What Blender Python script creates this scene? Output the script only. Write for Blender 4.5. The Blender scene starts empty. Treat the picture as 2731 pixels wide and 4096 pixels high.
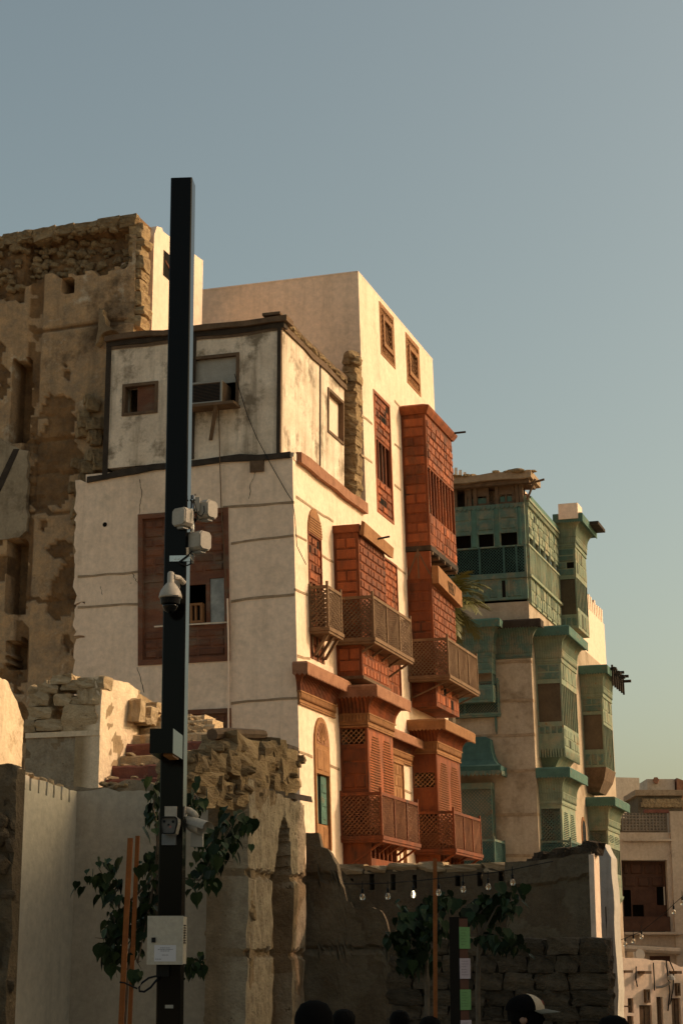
import bpy, bmesh, math, random
from mathutils import Vector, Matrix, noise, Euler
random.seed(7)
S = bpy.context.scene
COL = S.collection
# ------------------------------------------------------------------ camera, sky, sun, exposure
FPX = 7246.0                                   # focal length in pixels of the 2731 x 4096 photograph
TILT = math.atan((3867 - 2048) / FPX)          # the horizon sits low in the frame: the camera looks up
CAM = Vector((0, 0, 1.85))
cd = bpy.data.cameras.new('camera'); cam = bpy.data.objects.new('camera', cd); COL.objects.link(cam)
cam.location = CAM; cam.rotation_euler = (math.pi / 2 + TILT, 0, 0)
cd.sensor_fit = 'VERTICAL'; cd.sensor_height = 36; cd.sensor_width = 24; cd.lens = FPX / 4096 * 36
cd.clip_start = 0.1; cd.clip_end = 5000
S.camera = cam
SUN_EL, SUN_AZ = math.radians(28), math.radians(6)      # azimuth measured from +X towards +Y
sdir = Vector((math.cos(SUN_EL) * math.cos(SUN_AZ), math.cos(SUN_EL) * math.sin(SUN_AZ), math.sin(SUN_EL)))
w = bpy.data.worlds.new('World'); S.world = w; w.use_nodes = True
nt = w.node_tree; bg = nt.nodes['Background']
sky = nt.nodes.new('ShaderNodeTexSky'); sky.sky_type = 'NISHITA'; sky.sun_disc = False
sky.sun_elevation = SUN_EL; sky.sun_rotation = math.pi / 2 - SUN_AZ
sky.air_density = 1.0; sky.dust_density = 4.3; sky.ozone_density = 1.0; sky.altitude = 0
nt.links.new(sky.outputs[0], bg.inputs[0]); bg.inputs[1].default_value = 0.15
sl = bpy.data.lights.new('sun', 'SUN'); sl.energy = 2.0; sl.angle = math.radians(0.5); sl.color = (1.0, 0.74, 0.72)
so = bpy.data.objects.new('sun', sl); COL.objects.link(so); so.rotation_euler = sdir.to_track_quat('Z', 'Y').to_euler()
so.location = (30, 0, 40)
S.render.engine = 'CYCLES'
S.view_settings.view_transform = 'Standard'; S.view_settings.look = 'None'
S.view_settings.exposure = 0.12; S.view_settings.gamma = 1.0; S.view_settings.use_curve_mapping = False
S.view_settings.use_white_balance = True; S.view_settings.white_balance_temperature = 9200; S.view_settings.white_balance_tint = -2
S.render.resolution_x = 682; S.render.resolution_y = 1024

# ------------------------------------------------------------------ geometry helpers
cT, sT = math.cos(TILT), math.sin(TILT)
def ray(p):
    a = (p[0] - 1365.5) / FPX; b = (2048 - p[1]) / FPX
    return Vector((a, cT - sT * b, sT + cT * b))
def at(p, Y):
    d = ray(p); return CAM + d * (Y / d.y)
def reg(ox, oy, s): return lambda x, y: (ox + x * s, oy + y * s)
A = reg(0, 800, .574); B = reg(0, 1800, .574); Cc = reg(0, 2600, .5102); D = reg(0, 3300, .574); E = reg(700, 1050, .7015)
F_ = reg(1100, 2000, .5421); G = reg(1100, 2600, .5421); H = reg(1750, 1800, .5102); I = reg(1750, 2450, .5102)
J = reg(2300, 2900, .5083); K = reg(1100, 3300, .5102); L = reg(1700, 3300, .5102); M = reg(700, 2800, .5512)
N = reg(560, 1900, .2806); N2 = reg(540, 2800, .2934); N3 = reg(540, 3600, .2108)
ZUP = Vector((0, 0, 1))
class Fr:
    """A wall frame: u runs along the wall, n stands out from it, z is up; sh is the wall's batter per metre."""
    def __init__(s, o, eu, en, sh=Vector((0, 0, 0)), z0=0.0):
        s.o = Vector((o[0], o[1], 0)); s.eu = Vector(eu); s.en = Vector(en); s.sh = Vector(sh); s.z0 = z0
    def W(s, u, n, z): return s.o + s.eu * u + s.en * n + s.sh * (s.z0 - z) + ZUP * z
    def hit(s, p, n=0.0):
        d = ray(p); m = Matrix((d, -s.eu, s.sh - ZUP)).transposed()
        r = m.inverted() @ (s.o + s.en * n + s.sh * s.z0 - CAM); return r[1], r[2]
    def hitu(s, p, u):
        d = ray(p); m = Matrix((d, -s.en, s.sh - ZUP)).transposed()
        r = m.inverted() @ (s.o + s.eu * u + s.sh * s.z0 - CAM); return r[1], r[2]
    def side(s, u0): return Fr(s.o + s.eu * u0, s.en, -s.eu, s.sh, s.z0)          # the face looking back along -u
    def side2(s, u0): return Fr(s.o + s.eu * u0, s.en, s.eu, s.sh, s.z0)
    def rect(s, tl, br, n=0.0):
        a = s.hit(tl, n); b = s.hit(br, n); return min(a[0], b[0]), max(a[0], b[0]), min(a[1], b[1]), max(a[1], b[1])
TH = math.atan((3780 - 1365.5) / FPX * cT)
EU = Vector((math.sin(TH), math.cos(TH), 0)); EV = Vector((-math.cos(TH), math.sin(TH), 0))

class MB:
    def __init__(s): s.v = []; s.f = []; s.at = None
    def add(s, vs, fs):
        k = len(s.v); s.v += [Vector(q) for q in vs]; s.f += [tuple(i + k for i in g) for g in fs]; return s
    def hexa(s, p):
        return s.add(p, [(0, 1, 2, 3), (7, 6, 5, 4), (0, 4, 5, 1), (1, 5, 6, 2), (2, 6, 7, 3), (3, 7, 4, 0)])
    def box(s, F, u0, u1, n0, n1, z0, z1):
        return s.hexa([F.W(u0, n0, z0), F.W(u1, n0, z0), F.W(u1, n0, z1), F.W(u0, n0, z1),
                       F.W(u0, n1, z0), F.W(u1, n1, z0), F.W(u1, n1, z1), F.W(u0, n1, z1)])
    def panel(s, F, u0, u1, z0, z1, n, h, b):      # a raised field with sloping edges
        b = min(b, (u1 - u0) * .3, (z1 - z0) * .3)
        vs = [F.W(u0, n, z0), F.W(u1, n, z0), F.W(u1, n, z1), F.W(u0, n, z1),
              F.W(u0 + b, n + h, z0 + b), F.W(u1 - b, n + h, z0 + b), F.W(u1 - b, n + h, z1 - b), F.W(u0 + b, n + h, z1 - b)]
        return s.add(vs, [(4, 5, 6, 7), (0, 1, 5, 4), (1, 2, 6, 5), (2, 3, 7, 6), (3, 0, 4, 7)])
    def prism(s, F, pts, n0, n1):
        k = len(pts); vs = [F.W(u, n0, z) for u, z in pts] + [F.W(u, n1, z) for u, z in pts]
        return s.add(vs, [tuple(range(k)), tuple(range(2 * k - 1, k - 1, -1))] + [(i, (i + 1) % k, (i + 1) % k + k, i + k) for i in range(k)])
    def ext(s, F, prof, u0, u1):                   # profile (n, z) drawn along u
        k = len(prof); vs = [F.W(u0, n, z) for n, z in prof] + [F.W(u1, n, z) for n, z in prof]
        return s.add(vs, [tuple(range(k)), tuple(range(2 * k - 1, k - 1, -1))] + [(i, (i + 1) % k, (i + 1) % k + k, i + k) for i in range(k)])
    def ring(s, F, u0, u1, nf, prof, nb=0.0):      # profile (offset, z) swept round three sides of a bay
        rows = []
        for d, z in prof:
            rows.append([F.W(u0 - d, nb, z), F.W(u0 - d, nf + d, z), F.W(u1 + d, nf + d, z), F.W(u1 + d, nb, z)])
        vs = [q for r in rows for q in r]; fs = []
        for i in range(len(rows) - 1):
            for j in range(3): fs.append((i * 4 + j, i * 4 + j + 1, i * 4 + j + 5, i * 4 + j + 4))
        t = (len(rows) - 1) * 4
        fs += [(t, t + 1, t + 2, t + 3), (3, 2, 1, 0)]
        fs.append(tuple(i * 4 for i in range(len(rows)))); fs.append(tuple(i * 4 + 3 for i in range(len(rows))))
        return s.add(vs, fs)
    def holes(s, F, u0, u1, z0, z1, n0, n1, hl):
        hl = [h for h in hl if h[1] > u0 and h[0] < u1 and h[3] > z0 and h[2] < z1]
        us = sorted(set([u0, u1] + [min(max(q, u0), u1) for h in hl for q in h[:2]])); zs = sorted(set([z0, z1] + [min(max(q, z0), z1) for h in hl for q in h[2:]]))
        def occ(i, j):
            if i < 0 or j < 0 or i >= len(us) - 1 or j >= len(zs) - 1: return False
            a = (us[i] + us[i + 1]) / 2; b = (zs[j] + zs[j + 1]) / 2
            return not any(h[0] < a < h[1] and h[2] < b < h[3] for h in hl)
        for i in range(len(us) - 1):
            for j in range(len(zs) - 1):
                if not occ(i, j): continue
                a, b, c, d = us[i], us[i + 1], zs[j], zs[j + 1]
                q = [F.W(a, n0, c), F.W(b, n0, c), F.W(b, n0, d), F.W(a, n0, d), F.W(a, n1, c), F.W(b, n1, c), F.W(b, n1, d), F.W(a, n1, d)]
                fs = [(0, 1, 2, 3), (7, 6, 5, 4)]
                if not occ(i, j - 1): fs.append((0, 4, 5, 1))
                if not occ(i + 1, j): fs.append((1, 5, 6, 2))
                if not occ(i, j + 1): fs.append((2, 6, 7, 3))
                if not occ(i - 1, j): fs.append((3, 7, 4, 0))
                s.add(q, fs)
        return s
    def tube(s, pts, r, k=6, r2=None):
        pts = [Vector(p) for p in pts]; rows = []; m = len(pts)
        for i, p in enumerate(pts):
            t = (pts[min(i + 1, m - 1)] - pts[max(i - 1, 0)]).normalized()
            x = t.orthogonal().normalized() if abs(t.z) > .9 else t.cross(ZUP).normalized()
            y = t.cross(x); rr = r if r2 is None else r + (r2 - r) * i / (m - 1)
            rows.append([p + (x * math.cos(a) + y * math.sin(a)) * rr for a in [2 * math.pi * j / k for j in range(k)]])
        fs = [(i * k + j, i * k + (j + 1) % k, (i + 1) * k + (j + 1) % k, (i + 1) * k + j) for i in range(m - 1) for j in range(k)]
        fs += [tuple(range(k)), tuple(range((m - 1) * k, m * k))]
        return s.add([q for r_ in rows for q in r_], fs)
    def lathe(s, c, prof, k=16, ax=None):          # profile (radius, height along ax)
        c = Vector(c); ax = Vector(ax or (0, 0, 1)).normalized(); x = ax.orthogonal().normalized(); y = ax.cross(x)
        m = len(prof); vs = [c + ax * h + (x * math.cos(2 * math.pi * j / k) + y * math.sin(2 * math.pi * j / k)) * r for r, h in prof for j in range(k)]
        fs = [(i * k + j, i * k + (j + 1) % k, (i + 1) * k + (j + 1) % k, (i + 1) * k + j) for i in range(m - 1) for j in range(k)]
        fs += [tuple(range(k)), tuple(range((m - 1) * k, m * k))]
        return s.add(vs, fs)
    def strips(s, F, u0, u1, z0, z1, n, sp, wd, t, slope):     # one family of laths cut to a rectangle
        c0 = z0 - slope * (u1 if slope > 0 else u0); c1 = z1 - slope * (u0 if slope > 0 else u1)
        st = sp * math.sqrt(1 + slope * slope); hw = wd * math.sqrt(1 + slope * slope) / 2
        c = c0 + st * .5
        while c < c1:
            ua = max(u0, min((z0 - c) / slope, (z1 - c) / slope)); ub = min(u1, max((z0 - c) / slope, (z1 - c) / slope))
            if ub - ua > .01:
                za, zb = slope * ua + c, slope * ub + c
                q = []
                for nn in (n, n + t):
                    q += [F.W(ua, nn, max(z0, za - hw)), F.W(ub, nn, max(z0, zb - hw)), F.W(ub, nn, min(z1, zb + hw)), F.W(ua, nn, min(z1, za + hw))]
                s.hexa(q)
            c += st
        return s
    def build(s, name, mat, parent=None, smooth=False, loc=None, kind=None, recalc=True):
        me = bpy.data.meshes.new(name)
        off = Vector(loc) if loc is not None else rootloc(parent)
        me.from_pydata([tuple(p - off) for p in s.v], [], s.f)
        if s.at: 
            a = me.attributes.new('patch', 'FLOAT', 'POINT'); a.data.foreach_set('value', s.at)
        if recalc:
            bm = bmesh.new(); bm.from_mesh(me); bmesh.ops.recalc_face_normals(bm, faces=bm.faces); bm.to_mesh(me); bm.free()
        if smooth: me.polygons.foreach_set('use_smooth', [True] * len(me.polygons))
        me.materials.append(mat); me.update()
        o = bpy.data.objects.new(name, me); COL.objects.link(o)
        if parent: o.parent = parent
        else: o.location = off
        if kind: o['kind'] = kind
        return o
def rootloc(o):
    if o is None: return Vector((0, 0, 0))
    while o.parent: o = o.parent
    return Vector(o.location)
def tag(o, label, cat, group=None):
    o['label'] = label; o['category'] = cat
    if group: o['group'] = group
    return o
def thing(name, loc, label, cat, group=None):
    o = bpy.data.objects.new(name, None); COL.objects.link(o); o.location = loc; o.empty_display_size = .3
    return tag(o, label, cat, group)
R = random.uniform
def fbm(p, k=4): return noise.fractal(Vector(p), 1.0, 2.0, k)

# ------------------------------------------------------------------ materials
MATS = {}
def pmat(name, c1, c2, scale=2.0, rough=.9, bump=.25, bscale=25, stain=None, sscale=.7, sthr=(.5, .65), streak=0.0, rnd=0.0, stretch=(1, 1, 1), patch=None, spec=.25, metal=0.0, streakc=(.25, .18, .11), bdist=.03, chip=None, cscale=1.1, cthr=.66):
    m = bpy.data.materials.new(name); m.use_nodes = True; t = m.node_tree; n = t.nodes; l = t.links; b = n['Principled BSDF']
    b.inputs['Roughness'].default_value = rough; b.inputs['Specular IOR Level'].default_value = spec; b.inputs['Metallic'].default_value = metal
    tc = n.new('ShaderNodeTexCoord'); mp = n.new('ShaderNodeMapping'); mp.inputs['Scale'].default_value = stretch; l.new(tc.outputs['Object'], mp.inputs['Vector'])
    vec = mp.outputs[0]
    def nz(sc, det=6, ro=.6, v=None):
        q = n.new('ShaderNodeTexNoise'); q.inputs['Scale'].default_value = sc; q.inputs['Detail'].default_value = det; q.inputs['Roughness'].default_value = ro
        l.new(v or vec, q.inputs['Vector']); return q.outputs['Fac']
    def rng(x, a, c):
        q = n.new('ShaderNodeMapRange'); q.inputs['From Min'].default_value = a; q.inputs['From Max'].default_value = c; l.new(x, q.inputs['Value']); return q.outputs['Result']
    def mix(f, a, c, blend='MIX'):
        q = n.new('ShaderNodeMix'); q.data_type = 'RGBA'; q.blend_type = blend
        for s_, x in (('Factor', f), ('A', a), ('B', c)):
            i = [k for k in q.inputs if k.name == s_ and (s_ == 'Factor' and k.type == 'VALUE' or s_ != 'Factor' and k.type == 'RGBA')][0]
            if isinstance(x, (int, float)): i.default_value = x
            elif isinstance(x, tuple): i.default_value = (*x, 1)
            else: l.new(x, i)
        return [k for k in q.outputs if k.type == 'RGBA'][0]
    col = mix(rng(nz(scale), .32, .68), c1, c2)
    if patch:                                  # a second coating where the mesh says so
        at_ = n.new('ShaderNodeAttribute'); at_.attribute_name = 'patch'
        pc = mix(rng(nz(scale * 1.7, 8, .65), .38, .62), patch[0], patch[1])
        if len(patch) > 2: pc = mix(rng(nz(scale * .6, 8, .7), .58, .68), pc, patch[2])
        col = mix(rng(at_.outputs['Fac'], .3, .7), col, pc)
    if stain:
        col = mix(rng(nz(sscale, 9, .68), *sthr), col, stain)
    if streak:
        mp2 = n.new('ShaderNodeMapping'); mp2.inputs['Scale'].default_value = (1.6, 1.6, .12); l.new(tc.outputs['Object'], mp2.inputs['Vector'])
        fs = n.new('ShaderNodeMath'); fs.operation = 'MULTIPLY'; fs.inputs[1].default_value = streak; l.new(rng(nz(2.2, 8, .7, mp2.outputs[0]), .5, .75), fs.inputs[0])
        col = mix(fs.outputs[0], col, streakc)
    if chip:
        col = mix(rng(nz(cscale, 10, .72), cthr, cthr + .012), col, chip)
    fine = rng(nz(scale * 9, 5, .7), .2, .8)
    q = n.new('ShaderNodeMapRange'); q.inputs['To Min'].default_value = .78; q.inputs['To Max'].default_value = 1.16; l.new(fine, q.inputs['Value'])
    cc = n.new('ShaderNodeHueSaturation'); l.new(col, cc.inputs['Color'])
    if rnd:
        oi = n.new('ShaderNodeObjectInfo'); r_ = n.new('ShaderNodeMapRange'); r_.inputs['To Min'].default_value = 1 - rnd; r_.inputs['To Max'].default_value = 1 + rnd; l.new(oi.outputs['Random'], r_.inputs['Value'])
        mm = n.new('ShaderNodeMath'); mm.operation = 'MULTIPLY'; l.new(q.outputs[0], mm.inputs[0]); l.new(r_.outputs[0], mm.inputs[1]); l.new(mm.outputs[0], cc.inputs['Value'])
    else: l.new(q.outputs[0], cc.inputs['Value'])
    l.new(cc.outputs[0], b.inputs['Base Color'])
    if bump:
        bn = n.new('ShaderNodeBump'); bn.inputs['Strength'].default_value = bump; bn.inputs['Distance'].default_value = bdist
        ad = n.new('ShaderNodeMath'); ad.operation = 'ADD'; l.new(nz(bscale, 8, .65), ad.inputs[0]); l.new(nz(bscale * .12, 4, .5), ad.inputs[1]); l.new(ad.outputs[0], bn.inputs['Height']); l.new(bn.outputs[0], b.inputs['Normal'])
    MATS[name] = m; return m
def plain(name, c, rough=.5, metal=0., spec=.4, emit=None, es=1., trans=0.):
    m = bpy.data.materials.new(name); m.use_nodes = True; b = m.node_tree.nodes['Principled BSDF']
    b.inputs['Base Color'].default_value = (*c, 1); b.inputs['Roughness'].default_value = rough; b.inputs['Metallic'].default_value = metal; b.inputs['Specular IOR Level'].default_value = spec
    b.inputs['Transmission Weight'].default_value = trans
    if emit: b.inputs['Emission Color'].default_value = (*emit, 1); b.inputs['Emission Strength'].default_value = es
    return m
m_plaster = pmat('plaster_warm_white', (.84, .635, .485), (.78, .575, .43), .9, .92, .5, 7, chip=(.50, .37, .26), cscale=.9, cthr=.655, stain=(.56, .42, .31), sscale=.5, sthr=(.54, .74), streak=.42, streakc=(.44, .32, .22))
m_plaster_new = pmat('plaster_fresh_white', (.80, .61, .48), (.76, .575, .445), .7, .92, .2, 14, streak=.12, streakc=(.45, .35, .24))
m_plaster_old = pmat('plaster_weathered', (.80, .655, .52), (.60, .47, .355), 1.9, .92, .4, 14, stain=(.25, .19, .135), sscale=1.3, sthr=(.52, .64), streak=.8, streakc=(.19, .145, .10))
m_plaster_green = pmat('plaster_tan', (.47, .36, .265), (.38, .285, .205), 1.2, .92, .35, 14, stain=(.22, .155, .10), sscale=.6, sthr=(.52, .66), streak=.35)
m_ruin = pmat('ruin_stone', (.31, .165, .075), (.13, .072, .037), 2.2, .95, 1., 9, patch=((.54, .33, .18), (.35, .235, .145), (.62, .49, .36)), stain=(.12, .072, .04), sscale=.5, sthr=(.55, .66), streak=.5, streakc=(.17, .12, .075), bdist=.07)
m_ruin2 = pmat('ruin_coral', (.30, .205, .125), (.17, .115, .068), 3.0, .95, 1., 8, chip=(.12, .08, .048), cscale=2.2, cthr=.62, patch=((.38, .30, .21), (.27, .205, .14)), streak=.45, streakc=(.15, .11, .07), bdist=.06)
m_ruin_dark = pmat('ruin_earth', (.155, .115, .075), (.10, .073, .047), 2.4, .96, .9, 9, patch=((.17, .135, .092), (.13, .10, .067)), streak=.3, streakc=(.06, .045, .03), bdist=.06)  # earth tone, albedo lowered further to deepen the foreground shade
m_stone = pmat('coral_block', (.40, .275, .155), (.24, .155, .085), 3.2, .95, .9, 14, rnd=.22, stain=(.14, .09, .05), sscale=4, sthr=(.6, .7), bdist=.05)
m_stone_lit = pmat('coral_block_lit', (.60, .44, .28), (.42, .295, .175), 3.0, .95, .9, 14, rnd=.15, stain=(.2, .13, .075), sscale=5, sthr=(.62, .7), bdist=.05)  # lighter copy of the coral block, sunlight put into its colour
m_stone_dark = pmat('coral_block_shaded', (.15, .105, .067), (.075, .053, .034), 3.0, .96, 1., 9, rnd=.35, bdist=.08)  # darker copy of the coral block, shade put into its colour
m_ruinplaster = pmat('ruin_lime_plaster', (.74, .57, .40), (.64, .48, .33), 1.5, .93, .5, 12, stain=(.34, .23, .135), sscale=1.3, sthr=(.56, .68), streak=.35)
m_bandw = pmat('band_timber', (.40, .28, .185), (.25, .165, .10), 4, .9, .5, 20)
m_wood = pmat('teak_red', (.33, .086, .032), (.18, .046, .019), 3.5, .72, .4, 60, rnd=.42, stretch=(1, 1, .35), stain=(.10, .042, .022), sscale=2.2, sthr=(.5, .68), streak=.5, streakc=(.09, .04, .022))
m_wood_d = pmat('teak_grooves', (.24, .064, .025), (.14, .038, .016), 3.5, .8, .3, 60, stretch=(1, 1, .35), stain=(.06, .026, .015), sscale=2.5, sthr=(.5, .65))
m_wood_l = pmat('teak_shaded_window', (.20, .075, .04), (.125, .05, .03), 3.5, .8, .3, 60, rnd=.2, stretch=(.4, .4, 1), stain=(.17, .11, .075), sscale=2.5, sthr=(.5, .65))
m_woodg = pmat('teak_grey', (.21, .125, .072), (.135, .075, .042), 5, .85, .4, 60, rnd=.1)
m_woodr = pmat('lattice_red', (.20, .08, .038), (.125, .048, .024), 5, .8, .4, 60, rnd=.1)
m_woodp = pmat('teak_pale', (.34, .16, .07), (.23, .10, .043), 5, .8, .4, 50, rnd=.12, stain=(.22, .10, .045), sscale=3, sthr=(.56, .7))
m_corn = pmat('cornice_pink', (.36, .17, .10), (.25, .105, .06), 4, .85, .4, 40, stain=(.22, .10, .055), sscale=2, sthr=(.54, .7))
m_dark = pmat('dark_timber', (.060, .042, .030), (.030, .021, .015), 4, .9, .5, 20, stretch=(1, 1, 1))
m_tbrown = pmat('brown_timber', (.17, .105, .065), (.10, .06, .036), 5, .9, .4, 30)
m_green = pmat('green_paint', (.105, .175, .142), (.075, .13, .105), 3, .8, .35, 40, rnd=.13, stain=(.19, .18, .125), sscale=2.6, sthr=(.46, .6), chip=(.20, .125, .07), cscale=3.2, cthr=.64, streak=.45, streakc=(.07, .06, .04))
m_greenb = pmat('green_paint_bright', (.08, .165, .13), (.06, .12, .096), 3, .8, .35, 40, rnd=.1, stain=(.19, .15, .09), sscale=2.4, sthr=(.56, .68))
m_green_old = pmat('green_paint_lit_worn', (.255, .285, .20), (.165, .215, .155), 3.5, .85, .4, 40, rnd=.1, chip=(.26, .16, .085), cscale=3., cthr=.62, stain=(.30, .27, .18), sscale=1.8, sthr=(.5, .64), streak=.45, streakc=(.09, .07, .04))  # worn green, paler copy with sunlight in the colour for sunny faces
m_green_lat = pmat('green_lattice', (.055, .115, .10), (.035, .08, .07), 4, .85, .3, 40)
m_far = pmat('far_plaster', (.52, .42, .33), (.44, .35, .27), .8, .92, .2, 10, stain=(.20, .165, .13), sscale=.5, sthr=(.56, .7), streak=.3)
m_fard = pmat('far_brown_screen', (.085, .04, .025), (.055, .026, .017), 3, .85, .2, 30)
m_white = pmat('white_enamel', (.40, .35, .295), (.33, .29, .24), 4, .5, .05, 30)
m_grey = plain('grey_plastic', (.26, .24, .21), .5)
m_black = plain('black_powder_coat', (.0042, .0038, .0034), .13, 0, .12)
m_blackp = plain('black_plastic', (.007, .007, .007), .4, 0, .15)
m_steel = plain('galvanised_steel', (.55, .53, .5), .25, 1.0)
m_void = plain('dark_opening', (.010, .008, .006), .95, 0, .1)  # near-black colour stands in for unlit depth
m_glass = plain('window_glass', (.03, .035, .04), .08, 0, .6)
m_pane = pmat('painted_reflection_pane', (.42, .41, .37), (.13, .14, .14), 1.6, .3, 0, 5)  # pale and dark mottling paints a reflection into the pane colour
m_paper = plain('paper', (.5, .48, .5), .8)
m_print = plain('print', (.09, .085, .09), .8)
m_red = plain('red_step_paint', (.23, .075, .055), .85)
m_redpaint = pmat('maroon_paint', (.20, .078, .058), (.14, .052, .04), 4, .85, .4, 20, stain=(.32, .22, .14), sscale=3, sthr=(.56, .68))
m_orange = pmat('orange_stake', (.30, .095, .026), (.21, .065, .018), 5, .75, .2, 40)
m_ground = pmat('pale_paving', (.46, .385, .295), (.38, .315, .235), 1.5, .95, .6, 8)
m_leaf = pmat('ficus_leaf', (.019, .034, .011), (.010, .021, .007), 6, .6, 0, 5, rnd=.5, spec=.15)
m_palm = plain('palm_leaf', (.125, .115, .03), .5, 0, .4)
m_bark = pmat('bark', (.16, .12, .085), (.09, .065, .045), 6, .9, .5, 40)
m_cloth = plain('black_cloth', (.005, .0045, .0045), .95, 0, .03)
m_hair = pmat('black_hair', (.006, .005, .0045), (.003, .0025, .002), 30, .75, .8, 90, stretch=(1, 1, .2), spec=.06)
m_skin = plain('skin', (.23, .12, .075), .55)

# ------------------------------------------------------------------ joinery
COUNT = {}
def put_panels(parent, F, cells, n, h, bev, mat, key, name='panel'):
    over = MB(); lim = 285
    for (a, b, c, d) in cells:
        if b - a < .03 or d - c < .03: continue
        if COUNT.get(key, 0) < lim:
            COUNT[key] = COUNT.get(key, 0) + 1
            if mat in (m_wood, m_green_old, m_green) and random.random() < .045:
                MB().box(F, a, b, n - .02, n + .003, c, d).build('broken_panel_gap', m_void, parent); continue  # black board paints the dark hole of a missing panel
            MB().panel(F, a + R(-.004, .004), b + R(-.004, .004), c + R(-.006, .006), d + R(-.006, .006), n - .004, h * R(.6, 1.4) + .004, bev).build(name, mat, parent, recalc=False)
        else: over.panel(F, a, b, c, d, n - .004, h + .004, bev)
    if over.v: over.build('panel_field', mat, parent, kind='stuff', recalc=False)
def brick_cells(u0, u1, z0, z1, w, hh, gap=.03, basket=True, seed=0):
    rg = random.Random(seed); cells = []; rows = max(1, round((z1 - z0) / hh)); dz = (z1 - z0) / rows; cols = max(1, round((u1 - u0) / w)); du = (u1 - u0) / cols
    for r in range(rows):
        za, zb = z0 + r * dz + gap / 2, z0 + (r + 1) * dz - gap / 2
        if r % 2 == 0 or cols == 1: xs = [u0 + i * du for i in range(cols + 1)]
        else: xs = [u0] + [u0 + (i + .5) * du for i in range(cols)] + [u1]
        for i in range(len(xs) - 1):
            a, b = xs[i] + gap / 2, xs[i + 1] - gap / 2
            if basket and rg.random() < .16 and b - a > .2:
                k = 2; cells += [(a + (b - a + gap) / k * j, a + (b - a + gap) / k * (j + 1) - gap, za, zb) for j in range(k)]
            else: cells.append((a, b, za, zb))
    return cells
def stack_cells(u0, u1, z0, z1, hh, gap=.03):
    cells = []; rows = max(1, round((z1 - z0) / hh)); dz = (z1 - z0) / rows
    for r in range(rows):
        za, zb = z0 + r * dz + gap / 2, z0 + (r + 1) * dz - gap / 2
        if r % 3 == 1: m = (u0 + u1) / 2; cells += [(u0 + gap, m - gap / 2, za, zb), (m + gap / 2, u1 - gap, za, zb)]
        else: cells.append((u0 + gap, u1 - gap, za, zb))
    return cells
def zones(parent, F, u0, u1, z0, z1, n, zl, mat, mat2, key, seed=0, m_in=None):
    """Dress one face: zl = [(from, to, kind)] in fractions of its height, bottom up. Returns openings."""
    hl = []; hgt = z1 - z0
    for k, (a, b, kind) in enumerate(zl):
        za, zb = z0 + a * hgt, z0 + b * hgt; e = .035
        if kind == 'brick': put_panels(parent, F, brick_cells(u0 + e, u1 - e, za + .02, zb - .02, .40, .20, seed=seed + k), n, .03, .024, mat, key)
        elif kind == 'fine': put_panels(parent, F, brick_cells(u0 + e, u1 - e, za + .02, zb - .02, .27, .27, .035, seed=seed + k), n, .02, .02, mat, key)
        elif kind == 'stack': put_panels(parent, F, stack_cells(u0 + e, u1 - e, za + .02, zb - .02, .27), n, .018, .02, mat, key)
        elif kind == 'tall': put_panels(parent, F, brick_cells(u0 + e, u1 - e, za + .02, zb - .02, .22, (zb - za) / max(1, round((zb - za) / .5)), .04, False, seed + k), n, .02, .025, mat, key)
        elif kind == 'carve':
            m = MB(); su = .06
            put_panels(parent, F, [(u0 + e, u1 - e, za + .02, zb - .02)], n, .012, .01, mat, key)
            nu = int((u1 - u0 - .2) / su); nz = int((zb - za - .16) / su)
            for i in range(nu):
                for j in range(nz):
                    if abs((i + .5) / nu - .5) < .06: continue
                    fx = abs(((i + .5) / nu * 2) % 1 - .5) * 2; fz = abs((j + .5) / nz - .5) * 2
                    if fx + fz * .9 > 1.35: continue
                    m.panel(F, u0 + .1 + i * su, u0 + .1 + i * su + su * .62, za + .08 + j * su, za + .08 + j * su + su * .62, n + .008, .028, .012)
            if m.v: m.build('carving', mat2, parent, kind='stuff', recalc=False)
        elif kind == 'lat':
            hl.append((u0 + e, u1 - e, za + .02, zb - .02)); m = MB(); 
            for sl in (1., -1.): m.strips(F, u0 + e, u1 - e, za + .02, zb - .02, n - .03 + .012 * sl, .085, .035, .012, sl)
            m.build('lattice', mat2, parent, kind='stuff')
        elif kind == 'bars':
            hl.append((u0 + e, u1 - e, za + .02, zb - .02)); k2 = max(2, round((u1 - u0) / .33))
            for i in range(1, k2):
                x = u0 + e + (u1 - u0 - 2 * e) * i / k2; MB().box(F, x - .022, x + .022, n - .06, n - .012, za + .02, zb - .02).build('mullion', mat, parent)
        elif kind == 'open': hl.append((u0 + e, u1 - e, za + .02, zb - .02))
        elif kind == 'glass':
            hl.append((u0 + e, u1 - e, za + .02, zb - .02)); MB().box(F, u0 + e + .003, u1 - e - .003, n - .05, n - .035, za + .023, zb - .023).build('pane', m_in or m_glass, parent)
    return hl
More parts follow.
